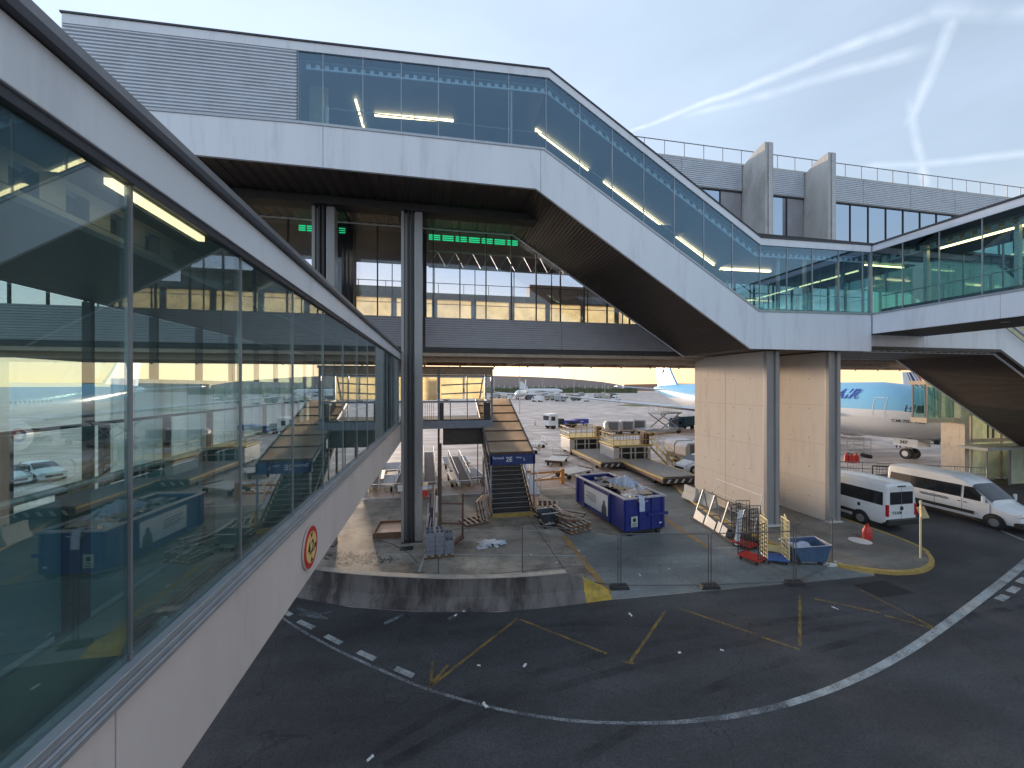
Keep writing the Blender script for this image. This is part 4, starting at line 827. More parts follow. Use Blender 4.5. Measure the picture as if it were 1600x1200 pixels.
def make_van(label, longv=6.0):
    v = thing('minibus', label, 'minibus', group='white minibuses parked behind the island')
    hw, ht, zt, be = 1.02, .88, 2.52, 1.25
    st_ = [(0.0, .86, .7, .82), (.06, .95, .8, .98), (.3, .99, .84, 1.12), (.85, 1.0, .85, 1.28), (1.05, 1.01, .83, 1.42), (1.95, hw, .86, 2.22), (2.25, hw, ht, 2.42), (2.9, hw, ht, 2.55), (4.6, hw, ht, 2.57), (longv-.12, hw, ht, 2.52), (longv, .98, .82, 2.4)]
    MB().loft([ring(y, a, b, z, .36, be if z > 1.6 else z-.2) for y, a, b, z in st_]).build('body', m_vwhite, v, bevel=.02, smooth=True)
    for s in (-1, 1):
        X = lambda z: s*(sidex(z, hw, ht, zt, be)+.004)
        n = (s, 0, .12)
        for k_, (a, b) in enumerate(((2.35, 3.47), (3.5, 4.62), (4.65, longv-.2))):
            quadplate(MB(), [(X(1.38), a, 1.38), (X(1.38), b, 1.38), (X(2.02), b-(.03 if k_ == 2 else 0), 2.02), (X(2.02), a, 2.02)], n).build('side_window', m_vglass, v)
        quadplate(MB(), [(X(1.36), 2.3, 1.36), (X(1.36), longv-.16, 1.36), (X(2.04), longv-.2, 2.04), (X(2.04), 2.3, 2.04)], n, .003).build('window_band', m_plastic, v)
        quadplate(MB(), [(s*1.016, 1.22, 1.34), (X(1.34), 2.2, 1.34), (X(2.02), 2.2, 2.02), (X(2.02)-s*.03, 1.82, 2.02)], n, .012).build('door_window', m_vglass, v)
        MB().box(min(s*1.0, s*1.045), max(s*1.0, s*1.045), 1.75, longv-1.5, .55, .72).build('side_moulding', m_plastic, v)
        m1 = MB().box(s*1.02, s*1.2, 1.28, 1.36, 1.42, 1.5) if s > 0 else MB().box(-1.2, -1.02, 1.28, 1.36, 1.42, 1.5)
        mi = m1.build('mirror', m_plastic, v, bevel=.01); MB().rbox((s*1.18, 1.3, 1.5), (.16, .1, .36)).build('mirror_shell', m_vwhite, mi, bevel=.02)
        MB().rbox((s*.80, .13, .93), (.30, .34, .22), rx=R(-35)).build('headlight', m_head, v, bevel=.03); MB().rbox((s*.93, longv-.01, 1.12), (.14, .1, .62)).build('tail_light', m_lens, v, bevel=.02)
        for y in (.98, longv-1.25): wheel(v, s*1.05, y, .36)
        for y in (.98, longv-1.25): MB().tube((s*.9, y, .38), (s*1.024, y, .38), .44, 18).build('wheel_arch', m_plastic, v)
        for y_ in (1.12, 2.26, 3.49): MB().box(min(s*1.005, s*1.0235), max(s*1.005, s*1.0235), y_, y_+.014, .5, 1.3).build('door_seam', m_plastic, v)
        MB().box(min(s*1.01, s*1.03), max(s*1.01, s*1.03), 2.05, 2.2, 1.1, 1.14).box(min(s*1.01, s*1.03), max(s*1.01, s*1.03), 2.32, 2.45, 1.1, 1.14).build('door_handle', m_plastic, v)
        MB().box(min(s*1.012, s*1.026), max(s*1.012, s*1.026), 4.6, 4.74, 1.02, 1.2).build('fuel_flap', m_plastic, v)
    MB().loft([[(x*k_, y+dy, z+dz+d_) for x, dz in ((-.90, -.13), (-.78, -.03), (-.36, 0), (.36, 0), (.78, -.03), (.90, -.13)) for dy, d_ in ((-.012, .016),)] for y, z, k_ in ((1.12, 1.482, .97), (1.5, 1.82, .98), (1.9, 2.175, .97))], closed=False, cap=False).build('windscreen', m_vglass, v)
    MB().box(-.98, .98, -.06, .3, .28, .62).build('front_bumper', m_plastic, v, bevel=.06); MB().box(-.62, .62, -.035, .1, .68, .86).build('grille', m_plastic, v, bevel=.02)
    MB().box(-.99, .99, longv-.22, longv+.1, .34, .66).build('rear_bumper', m_plastic, v, bevel=.05)
    for a, b in ((-.76, -.02), (.02, .76)): MB().box(a, b, longv-.04, longv+.012, 1.42, 2.08).build('rear_window', m_vglass, v, bevel=.01)
    MB().box(-.008, .008, longv-.02, longv+.004, .68, 2.3).build('door_seam', m_plastic, v); MB().box(-.26, .26, longv-.02, longv+.03, 2.34, 2.4).build('brake_light', m_plastic, v)
    pl = MB().box(-.72, -.22, longv-.01, longv+.014, .92, 1.04).build('number_plate', m_paper, v); MB().box(-.09, .09, longv-.01, longv+.03, 1.12, 1.3).build('door_lock', m_plastic, v)
    return v
v1 = make_van('white minibus seen from behind beside the right concrete pier, plain sides and tinted windows')
v1.location = (24.1, 22.1, .012); v1.rotation_euler = (0, 0, R(180))
v2 = dup(v1, (30.3, 14.4, .012), 0, 'white minibus facing the camera in front of the lift tower, lettering along its side')
# v1 is local y front at 0; rotated so its rear faces the camera
text('TRANSEXPRESS', .2, m_plastic, v2, frame((-1.03, 3.55, 1.12), (0, -1, 0), (0, 0, 1)), depth=.002)
text('T.E.A.M', .2, m_plastic, v1, frame((.32, 6.016, .98), (-1, 0, 0), (0, 0, 1)), depth=.003)
def make_car(label, group=None):
    v = thing('parked_car', label, 'car', group=group)
    st_ = [(0, .70, .5, .62), (.08, .80, .6, .74), (.9, .87, .7, .95), (1.15, .88, .68, 1.02), (1.95, .89, .62, 1.44), (2.6, .89, .62, 1.5), (3.5, .88, .6, 1.42), (4.0, .84, .56, 1.12), (4.12, .78, .5, .8)]
    MB().loft([ring(y, a, b, z, .24, .88 if z > 1.0 else z-.14) for y, a, b, z in st_]).build('body', m_vwhite, v, smooth=True)
    for s in (-1, 1):
        quadplate(MB(), [(s*.885, 1.32, .93), (s*.885, 2.35, .93), (s*.70, 2.3, 1.36), (s*.70, 1.9, 1.34)], (s, 0, .45), .02).build('side_window', m_vglass, v)
        quadplate(MB(), [(s*.885, 2.42, .93), (s*.87, 3.45, .95), (s*.68, 3.3, 1.34), (s*.70, 2.38, 1.36)], (s, 0, .45), .02).build('side_window', m_vglass, v)
        for y in (.78, 3.35): wheel(v, s*.92, y, .31, .2); 
        for y in (.78, 3.35): MB().tube((s*.8, y, .33), (s*.893, y, .33), .37, 18).build('wheel_arch', m_plastic, v)
        MB().rbox((s*.62, .13, .68), (.3, .3, .12), rx=R(-20)).build('headlight', m_head, v, bevel=.02); MB().rbox((s*.72, 4.06, .85), (.2, .14, .22)).build('tail_light', m_lens, v, bevel=.02)
        MB().rbox((s*.96, 1.42, .98), (.16, .1, .12)).build('mirror', m_vwhite, v, bevel=.02)
    quadplate(MB(), [(-.70, 1.2, 1.03), (.70, 1.2, 1.03), (.6, 1.9, 1.41), (-.6, 1.9, 1.41)], (0, -.48, .87), .025).build('windscreen', m_vglass, v)
    quadplate(MB(), [(-.6, 3.98, 1.12), (.6, 3.98, 1.12), (.56, 3.52, 1.4), (-.56, 3.52, 1.4)], (0, .5, .85), .025).build('rear_window', m_vglass, v)
    MB().box(-.5, .5, -.03, .1, .38, .56).build('grille', m_plastic, v, bevel=.02); return v
c1 = make_car('white hatchback half hidden behind the left concrete pier'); c1.location = (21.0, 30.7, 0); c1.rotation_euler = (0, 0, R(-78))
dup(c1, tuple(at(28, 760)), R(60), 'white car beyond the left glazed walkway, nearer of two seen through its glass', 'white cars parked beyond the left walkway')
dup(c1, tuple(at(85, 752)), R(60), 'white car beyond the left glazed walkway, farther of two seen through its glass', 'white cars parked beyond the left walkway')
c1['group'] = ''
del c1['group']

# ================================================================ AIRLINER
m_air = mat('airliner_paint', (.62, .63, .64), .25, var=.02, spec=.6)
t = m_air.node_tree; bs = t.nodes['Principled BSDF']; srcc = bs.inputs['Base Color'].links[0].from_socket
tc = t.nodes.new('ShaderNodeTexCoord'); sx = t.nodes.new('ShaderNodeSeparateXYZ'); t.links.new(tc.outputs['Object'], sx.inputs[0])
def band(zv, col, src):
    gt = t.nodes.new('ShaderNodeMath'); gt.operation = 'GREATER_THAN'; gt.inputs[1].default_value = zv; t.links.new(sx.outputs['Z'], gt.inputs[0])
    mx = t.nodes.new('ShaderNodeMix'); mx.data_type = 'RGBA'; t.links.new(gt.outputs[0], mx.inputs['Factor']); t.links.new(src, mx.inputs['A']); mx.inputs['B'].default_value = col+(1,); return mx.outputs['Result']
s1 = band(4.35, (.66, .68, .70), srcc); s2 = band(5.15, (.20, .50, .74), s1); t.links.new(s2, bs.inputs['Base Color'])
m_sky = mat('sky_blue_tail', (.15, .45, .72), .3, var=.03); m_wing = mat('wing_grey', (.5, .51, .53), .35, var=.05, metal=.1); m_alet = mat('blue_lettering', (.02, .06, .35), .4)
m_aw = mat('silver_white', (.66, .67, .68), .3, var=.03)
ap = thing('airliner', 'big airliner in sky blue over white lettered AIR, parked beyond the concrete piers', 'airliner', (48.5, 26.1, 0), R(-4.9))
def rg(y, zc, rx, rz, n=32): return [(rx*math.cos(i*2*math.pi/n), y, zc+rz*math.sin(i*2*math.pi/n)) for i in range(n)]
fu = [(0, 3.95, .05, .05), (.15, 3.97, .4, .4), (.6, 4.05, .85, .85), (1.4, 4.25, 1.38, 1.35), (2.6, 4.55, 1.95, 1.9), (4.2, 4.8, 2.5, 2.45), (6.2, 4.97, 2.9, 2.9), (8.5, 5.05, 3.08, 3.1), (12, 5.05, 3.1, 3.1)]+[(12+i*4, 5.05, 3.1, 3.1) for i in range(1, 8)]+[(44, 5.25, 2.95, 2.9), (49, 5.7, 2.4, 2.4), (54, 6.25, 1.7, 1.75), (59, 6.75, .95, 1.1), (62.5, 7.0, .4, .55), (63.5, 7.05, .1, .15)]
MB().loft([rg(*f) for f in fu]).build('fuselage', m_air, ap, smooth=True)
def fx_(y, z):   # half width of the fuselage skin at station y, height z
    for a, b in zip(fu[:-1], fu[1:]):
        if a[0] <= y <= b[0]:
            k_ = (y-a[0])/(b[0]-a[0]); zc, rx, rz = (a[i]+(b[i]-a[i])*k_ for i in (1, 2, 3)); return rx*math.sqrt(max(0, 1-((z-zc)/rz)**2))
    return 0
def skin(co): return Vector((-(fx_(co.y, co.z)+.085), co.y, co.z))
for wd, yc in (('AIR', 10.4), ('KOREAN', 17.5)):
    text(wd, 1.6, m_alet, ap, frame((-3, yc, 6.75), (0, -1, 0), (0, 0, 1)), 'lettering', fn=skin, shear=.25, sx=1.15, depth=0)
text('CM 707 702', .42, m_plastic, ap, frame((-3, 4.2, 4.1), (0, -1, 0), (0, 0, 1)), 'lettering', fn=skin, sx=1.2, depth=0)
def skinrect(name, m, y0, y1, z0, z1, s=-1, off=.012, hollow=0):
    mb = MB(); nz_ = max(1, int((z1-z0)/.3))
    def strip_(ya, yb, za, zb):
        k_ = max(1, int((zb-za)/.3)); mb.loft([[(s*(fx_(ya, za+(zb-za)*i/k_)+off), ya, za+(zb-za)*i/k_), (s*(fx_(yb, za+(zb-za)*i/k_)+off), yb, za+(zb-za)*i/k_)] for i in range(k_+1)], closed=False, cap=False)
    if hollow: strip_(y0, y0+hollow, z0, z1); strip_(y1-hollow, y1, z0, z1); strip_(y0, y1, z0, z0+hollow); strip_(y0, y1, z1-hollow, z1)
    else: strip_(y0, y1, z0, z1)
    return mb.build(name, m, ap)
for i in range(44):
    y = 10.9+.62*i
    if 22.4 < y < 24: continue
    skinrect('cabin_window', m_vglass, y, y+.22, 5.48, 5.82)
skinrect('door', m_aw, 6.0, 7.2, 4.5, 6.5, hollow=.07); skinrect('door', m_aw, 22.6, 23.7, 4.5, 6.5, hollow=.07); skinrect('cargo_door', m_dark, 12.6, 15.2, 2.9, 4.3)
MB().loft([[(-3.15, y, 4.35), (-3.75, y, 4.7), (-4.0, y, 4.5), (-3.3, y, 4.15)] for y in (12.6, 15.2)]).build('cargo_door_leaf', m_aw, ap)
for (ya, yb, za, zb) in ((2.0, 2.7, 4.95, 5.5), (2.8, 3.6, 5.0, 5.75), (3.7, 4.4, 5.1, 5.8)): skinrect('cockpit_window', m_vglass, ya, yb, za, zb)
quadplate(MB(), [(-.75, 1.55, 4.95), (.75, 1.55, 4.95), (.7, 2.35, 5.75), (-.7, 2.35, 5.75)], (0, -.7, .7), .3).build('windscreen', m_vglass, ap)
for s in (-1, 1):
    wg_ = [((3.0, 20.5, 3.3), (3.0, 34.2, 3.1), 1.1), ((9.6, 26.6, 3.9), (9.6, 35.2, 3.7), .75), ((20, 34.0, 4.9), (20, 38.6, 4.8), .42), ((29.5, 41.0, 5.9), (29.5, 42.6, 5.9), .15), ((31.2, 43.3, 6.1), (31.2, 43.7, 6.1), .05)]
    MB().loft([[(s*a[0], a[1], a[2]), (s*a[0], a[1]+(b[1]-a[1])*.3, a[2]+th*.55), (s*a[0], b[1], b[2]), (s*a[0], a[1]+(b[1]-a[1])*.35, a[2]-th*.5)] for a, b, th in wg_]).build('wing', m_wing, ap, smooth=True)
    for x, y in ((13.5, 34.8), (18.5, 37.3), (6, 34)): MB().loft([[(s*x+r_*math.cos(a*math.pi/4), y-1.8+d, 3.6+x*.07-.25+r_*1.3*math.sin(a*math.pi/4)) for a in range(8)] for d, r_ in ((0, .02), (1, .25), (2.5, .25), (4.2, .03))]).build('flap_fairing', m_aw, ap, smooth=True)
    en = MB().loft([[(s*9.6+r_*math.cos(a*math.pi/12), 19.2+d, 2.35+r_*math.sin(a*math.pi/12)) for a in range(24)] for d, r_ in ((1.2, 1.45), (0.1, 1.55), (0, 1.66), (.15, 1.8), (1.0, 1.98), (2.6, 2.0), (4.4, 1.7), (4.4, 1.5))], cap=False).build('engine', m_aw, ap, smooth=True)
    MB().tube((s*9.6, 20.3, 2.35), (s*9.6, 20.5, 2.35), 1.47, 24).build('fan', m_dark, en)
    MB().tube((s*9.6, 23.6, 2.35), (s*9.6, 26.3, 2.35), 1.15, 20, r2=.5).build('exhaust', m_dark, en)
    MB().loft([[(s*9.6-.2, y, z0), (s*9.6+.2, y, z0), (s*9.6+.2, y, z1), (s*9.6-.2, y, z1)] for y, z0, z1 in ((21, 3.9, 4.25), (27, 3.6, 4.1))]).build('pylon', m_aw, en)
    # round red and blue swirl on the cowl
    for cc, (a0, a1) in ((m_redp, (0, 180)), (m_alet, (180, 360))):
        mb = MB()
        for j in range(12):
            for r0, r1 in ((.45, .75),):
                p = []
                for aa, rr in ((a0+(a1-a0)*j/12, r0), (a0+(a1-a0)*(j+1)/12, r0), (a0+(a1-a0)*(j+1)/12, r1), (a0+(a1-a0)*j/12, r1)):
                    yy_, zz_ = 21.6+rr*math.cos(R(aa+30)), 2.6+rr*math.sin(R(aa+30)); p.append((s*9.6-1.0*math.sqrt(max(.01, 2.02**2-(zz_-2.35)**2)), yy_, zz_))
                mb.add(p, [(0, 1, 2, 3)])
        mb.build('emblem', cc, en)
    MB().loft([[(s*a, y0, z_), (s*a, y0+(y1-y0)*.35, z_+.15), (s*a, y1, z_), (s*a, y0+(y1-y0)*.4, z_-.1)] for a, y0, y1, z_ in ((.8, 54.5, 60.5, 6.8), (10.5, 61, 63.3, 7.6))]).build('tailplane', m_sky, ap)
    mg = MB().bar((s*5.4, 31.5, .9), (s*4.6, 31.2, 3.2), .3).build('main_gear', m_steel, ap)
    for y in (30.2, 31.6, 33.0):
        for dx in (-.6, .35): MB().tube((s*5.4+dx, y, .66), (s*5.4+dx+.4, y, .66), .66, 18).build('gear_wheel', m_tyre, mg)
MB().loft([[(-.28*k_, y0, z_), (.28*k_, y0, z_), (.2*k_, y1, z_), (-.2*k_, y1, z_)] for y0, y1, z_, k_ in ((51.5, 61, 7.2, 1), (54.5, 61.5, 10.5, .8), (59.6, 63.2, 17.8, .5), (60.2, 63.4, 18.4, .3))]).build('tail_fin', m_sky, ap)
fnp = lambda a, r_: (-.34, 59.0+r_*math.cos(a)*.85, 12.2+r_*1.25*math.sin(a))
for cc, a0 in ((m_redp, 20), (m_aw, 110), (m_alet, 200)):
    mb = MB()
    for j in range(10):
        a, b = R(a0+9*j*1.6), R(a0+9*(j+1)*1.6); mb.add([fnp(a, .5), fnp(b, .5), fnp(b, 1.25), fnp(a, 1.25)], [(0, 1, 2, 3)])
    mb.build('tail_emblem', cc, ap)
ng = MB().bar((0, 5.9, .7), (0, 6.0, 2.6), .26).bar((0, 6.0, .9), (0, 7.6, 2.3), .14).build('nose_gear', m_steel, ap)
for s in (-1, 1):
    wl2 = MB().tube((s*.22, 5.9, .55), (s*.60, 5.9, .55), .55, 22).build('gear_wheel', m_tyre, ng)
    MB().tube((s*.595, 5.9, .55), (s*.612, 5.9, .55), .3, 16).build('hub', m_aw, wl2) if 0 else MB().tube((s*.6, 5.9, .55), (s*.615, 5.9, .55), .3, 16).build('gear_hub', m_aw, ng)
    MB().box(s*.75-.02, s*.75+.02, 4.6, 6.9, 1.35, 2.15).build('gear_door', m_aw, ap)
text('347', .5, m_plastic, ap, frame((-.79, 5.9, 1.75), (0, -1, 0), (0, 0, 1)), 'lettering', depth=.004)

# second airliner: striped tail beyond
a2 = thing('airliner', 'white airliner with red and blue striped tail, seen above the sky blue one', 'airliner', tuple(camp(1427, 125)+Vector((36.7, -9.8, 0))), R(75))
MB().loft([rg(y, 4.2, r_, r_, 20) for y, r_ in ((0, .05), (1.5, 1.2), (5, 1.95), (30, 1.95), (38, 1.0), (42, .2))]).build('fuselage', m_aw, a2, smooth=True)
FN = [(32.5, 5.8), (37.5, 12.2), (41.5, 12.2), (40.8, 5.8)]
MB().prismx(FN, -.2, .2).build('tail_fin', m_aw, a2)
for k_, (f0, f1, mm_) in enumerate(((.0, .12, m_redp), (.2, .26, m_navy), (.36, .52, m_navy), (.6, .66, m_navy))):
    e = lambda f, zf: (32.5+5*zf+(8.3-(4.3)*zf)*f, 5.8+6.4*zf)
    for s in (-1, 1): MB().prismx([e(f0, 0), e(f1, 0), e(f1, 1), e(f0, 1)], s*.205-.002, s*.205+.002).build('tail_stripe', mm_, a2)
for s in (-1, 1): MB().loft([[(s*a, y0, 3.5), (s*a, (y0+y1)/2, 3.9), (s*a, y1, 3.5), (s*a, (y0+y1)/2, 3.3)] for a, y0, y1 in ((1.6, 14, 21), (17, 24, 26))]).build('wing', m_wing, a2)
for x, y in ((0, 5), (-3, 20), (3, 20)): MB().tube((x-.2, y, .5), (x+.2, y, .5), .5, 12).tube((x, y, .5), (x, y, 3), .1, 6).build('landing_gear', m_tyre, a2)
# ================================================================ CARGO LOADERS
def make_loader(label):
    l = thing('cargo_loader', label, 'cargo loader', group='cargo loaders standing on the apron')
    W = 4.0
    MB().box(0, .6, 0, 3.2, .35, 1.75).build('engine_cover', m_lwht, l, bevel=.04); MB().box(W-.35, W, .2, 3.2, .35, 1.6).build('side_cover', m_lwht, l, bevel=.04)
    for x in (.75, 1.75, 2.2, 3.2): MB().box(x, x+.11, -.02, .14, .3, 1.7).build('front_upright', m_lwht, l)
    MB().box(.6, W-.35, .02, .1, 1.18, 1.26).box(.6, W-.35, .02, .12, 1.72, 1.86).build('cross_bar', m_lwht, l); MB().box(.62, W-.37, .5, 3.0, .3, 1.7).build('dark_core', m_dark, l)
    MB().box(-.1, W+.05, -.1, 3.3, 1.87, 2.0).build('platform', m_lyel, l, bevel=.01)
    mb = MB()
    for i in range(7):
        x = -.05+i*(W+.05)/6; mb.tube((x, -.05, 2.0), (x, -.05, 3.05), .028, 6); mb.tube((x, 3.2, 2.0), (x, 3.2, 3.05), .028, 6)
    for z in (2.5, 3.05): mb.path([(-.05, 3.2, z), (-.05, -.05, z), (W, -.05, z), (W, 3.2, z), (-.05, 3.2, z)], .028)
    mb.build('guard_rail', m_lyel, l)
    MB().box(W-.75, W-.15, .2, .9, 2.0, 3.1).build('control_box', m_rust, l, bevel=.02)
    mb = MB()
    for s in (0, .75):
        mb.bar((W+.1+s, 1.2, 2.0), (W+.1+s, -3.4, .1), .06, .18)
        for h in (.55, 1.05): mb.path([(W+.1+s, 1.4, 2.0+h), (W+.1+s, .9, 1.95+h), (W+.1+s, -3.4, .1+h)], .028)
        for i in range(6): y = 1.0-.85*i; z = 2.0+(y-1.2)*.413; mb.tube((W+.1+s, y, z), (W+.1+s, y, z+1.05), .025, 6)
    mb.build('ladder_rail', m_lyel, l)
    mb = MB()
    for i in range(9): y = 1.1-.5*i; z = 2.0+(y-1.2)*.413; mb.box(W+.12, W+.83, y-.14, y+.14, z-.03, z)
    mb.build('ladder_step', m_galv, l)
    # conveyor bed
    MB().box(.1, 3.4, -8.0, -.2, .35, .62).build('bed_frame', m_rust, l, bevel=.02)
    mb = MB()
    for i in range(17): mb.tube((.35, -.5-.43*i, .66), (3.15, -.5-.43*i, .66), .09, 6)
    mb.build('bed_rollers', m_galv, l); MB().box(.1, .3, -8.0, -.2, .63, .72).box(3.2, 3.4, -8.0, -.2, .63, .72).build('bed_edge', m_lyel, l)
    MB().box(.1, 3.4, -8.06, -8.003, .3, .7).build('bed_nose', m_dark, l)
    mb = MB()
    for i in range(5): mb.add([(.4+.6*i, -8.063, .34), (.6+.6*i, -8.063, .34), (.8+.6*i, -8.063, .62), (.6+.6*i, -8.063, .62)], [(0, 1, 2, 3)])
    mb.build('chevron', m_lwht, l)
    for x in (.3, 3.5):
        for y in (-6.5, .5, 2.6): MB().tube((x-.12, y, .3), (x+.12, y, .3), .3, 14).build('wheel', m_tyre, l)
    return l
l1 = make_loader('cargo loader with yellow rails and ladder, nearer of the two, roller bed in front'); l1.location = (16.5, 34.3, 0)
dup(l1, (14.3, 40.6, 0), 0, 'cargo loader with yellow rails, farther of the two and partly behind the other')

# ================================================================ DOLLIES, CARTS, CONTAINERS
def make_dolly(name, label, w_=1.7, L_=3.2, rail=True, group='flat baggage dollies on the apron', top=m_lwht):
    d = thing(name, label, 'dolly', group=group)
    MB().box(-w_/2, w_/2, -L_/2, L_/2, .42, .52).build('deck', top or m_paper, d, bevel=.01)
    MB().box(-w_/2, w_/2, -L_/2-.04, -L_/2-.003, .36, .58).build('edge_bar', m_rust, d); MB().box(-w_/2, w_/2, L_/2+.003, L_/2+.04, .36, .58).build('edge_bar', m_rust, d)
    for x in (-w_/2+.2, w_/2-.2):
        for y in (-L_/2+.4, L_/2-.4): MB().tube((x-.07, y, .2), (x+.07, y, .2), .2, 12).build('wheel', m_tyre, d)
    MB().bar((0, -L_/2, .4), (0, -L_/2-1.0, .25), .06).build('tow_bar', m_rust, d)
    if rail:
        mb = MB()
        for x in (-w_/2, 0, w_/2): mb.tube((x, L_/2-.05, .52), (x, L_/2-.05, 1.35), .02, 6)
        for z in (.95, 1.35): mb.tube((-w_/2, L_/2-.05, z), (w_/2, L_/2-.05, z), .02, 6)
        mb.build('end_rail', m_galv, d)
    return d
dd = make_dolly('flat_dolly', 'flat dolly with pale deck right of the access ramp'); dd.location = (11.6, 36.6, 0); dd.rotation_euler.z = R(-30)
dup(dd, (11.3, 31.2, 0), R(-62), 'flat dolly with pale deck close behind the blue skip', 'flat baggage dollies on the apron')
dup(dd, (11.5, 46.5, 0), R(-80), 'flat dolly just left of the farther loader, lower of the stack of pale decks', 'flat baggage dollies on the apron')
dup(dd, (9.5, 42.5, 0), R(-75), 'flat dolly between the access ramp and the farther loader', 'flat baggage dollies on the apron')
def make_cdolly(label):
    d = thing('roller_dolly', label, 'dolly', group='roller dollies under the raised cabin')
    mb = MB(); mb.box(-1.25, -1.15, -1.7, 1.7, .45, .6); mb.box(1.15, 1.25, -1.7, 1.7, .45, .6); mb.box(-1.15, 1.15, -1.7, -1.6, .45, .6); mb.box(-1.15, 1.15, 1.6, 1.7, .45, .6); mb.build('frame', m_galv, d)
    mb = MB()
    for i in range(13): mb.tube((-1.14, -1.45+.24*i, .56), (1.14, -1.45+.24*i, .56), .045, 8)
    mb.build('rollers', m_galv, d)
    for x in (-1, 1):
        for y in (-1.3, 1.3): MB().tube((x-.08, y, .2), (x+.08, y, .2), .2, 12).build('wheel', m_tyre, d)
    MB().bar((0, -1.7, .4), (0, -2.6, .2), .07).build('tow_bar', m_lyel, d); return d
cdl = make_cdolly('roller dolly under the cabin, nearest the steel column'); cdl.location = (-1.2, 29.0, 0)
for i, (x, y, rz, lb) in enumerate(((2.2, 31.5, 8, 'roller dolly under the cabin, directly left of the stair'), (-1.4, 33.5, 0, 'roller dolly in the second row behind the one nearest the steel column'), (-4.2, 30.5, -5, 'roller dolly just left of the steel column, below the walkway base'), (-4.4, 35.5, 4, 'farthest roller dolly left of the steel column'), (1.6, 37.5, 3, 'farthest roller dolly seen beneath the raised cabin'))):
    dup(cdl, (x, y, 0), R(rz), lb)
m_con = mat('container_aluminium', (.42, .41, .42), .45, metal=.4, var=.15, dirt=.3)
def make_container(label):
    c = thing('cargo_container', label, 'container', group='cargo containers on dollies')
    MB().prismy([(-1.0, .55), (1.0, .55), (1.0, 2.15), (-1.0, 2.15), (-1.3, 1.8), (-1.3, 1.0)], -.75, .75).build('shell', m_con, c, bevel=.01)
    MB().box(-.75, .75, -.775, -.753, .7, 2.0).build('curtain', m_int, c); MB().box(-1.35, 1.1, -.85, .85, .42, .54).build('base', m_dark, c)
    for x in (-1, .8):
        for y in (-.6, .6): MB().tube((x, y-.06, .2), (x, y+.06, .2), .2, 10).build('wheel', m_tyre, c)
    return c
k1 = make_container('grey cargo container left of the scissor loader, first of the row'); k1.location = camp(957, 61).to_3d(); 
for px, t_, lb in ((980, 61.5, 'grey cargo container left of the scissor loader, second of the row'), (998, 63, 'grey cargo container left of the scissor loader, third of the row'), (1062, 40, 'grey cargo container behind the white hatchback, left one'), (1080, 38, 'grey cargo container behind the white hatchback, right one')):
    dup(k1, camp(px, t_), R(-20 if px < 1050 else 5), lb)
k1.rotation_euler.z = R(-15)
def make_tub(label):
    c = thing('blue_cart', label, 'baggage cart', group='blue baggage carts')
    MB().box(-1.5, 1.5, -.8, .8, .5, 1.35).build('tub', m_bluet, c, bevel=.04); MB().box(-.35, .35, -.815, -.803, .85, 1.0).build('label_plate', m_paper, c)
    for x in (-1.1, 1.1):
        for y in (-.6, .6): MB().tube((x, y-.06, .22), (x, y+.06, .22), .22, 10).build('wheel', m_tyre, c)
    return c
m_bluet = mat('cart_blue', (.05, .07, .38), .5, var=.1)
u1 = make_tub('bright blue baggage cart behind the white tow truck'); u1.location = camp(884, 71); dup(u1, camp(906, 74), R(6), 'bright blue baggage cart, right one of the two')

def make_truck(name, label, cabm, bedm, L_=6.5, box=False, group=None):
    v = thing(name, label, 'truck', group=group)
    cb_ = MB().loft([[(x, y, z) for x, z in ((-1.1, .6), (1.1, .6), (1.1, a), (.95, a+.12), (-.95, a+.12), (-1.1, a))] for y, a in ((0, 1.5), (.1, 2.4), (.3, 2.6), (1.9, 2.6))]).build('cab', cabm, v, bevel=.03)
    MB().box(-.95, .95, -.01, .12, 1.55, 2.35).build('windscreen', m_vglass, v); 
    for s in (-1, 1): MB().box(s*1.105-.01, s*1.105+.01, .45, 1.3, 1.5, 2.25).build('side_window', m_vglass, v); MB().box(s*.8-.14, s*.8+.14, -.04, .02, .75, .95).build('headlight', m_head, v)
    MB().box(-.45, .45, 1.9, L_, .65, .9).build('chassis', m_dark, v)
    if box: MB().box(-1.15, 1.15, 2.1, L_, .95, 3.0).build('cargo_box', bedm, v, bevel=.03)
    else: MB().box(-1.0, 1.0, 4.0, L_, .92, 1.25).box(-.5, .5, 2.6, 3.6, .92, 1.7).build('winch_bed', bedm, v)
    for s in (-1, 1):
        for y in (.95, L_-1.3): MB().tube((s*.75, y, .48), (s*1.08, y, .48), .48, 14).build('wheel', m_tyre, v)
    return v
tt = make_truck('tow_truck', 'white cab tow truck with a low dark chassis on the far apron', m_vwhite, m_dark); tt.location = camp(853, 69); tt.rotation_euler.z = R(-75)
bt = make_truck('tanker_truck', 'dark teal service truck next to the airliner engine', mat('teal_cab', (.03, .10, .17), .4), mat('teal_blue_tank', (.03, .13, .22), .4), 6.5, True); bt.scale = (.8,)*3; bt.location = camp(1052, 66); bt.rotation_euler.z = R(-70)
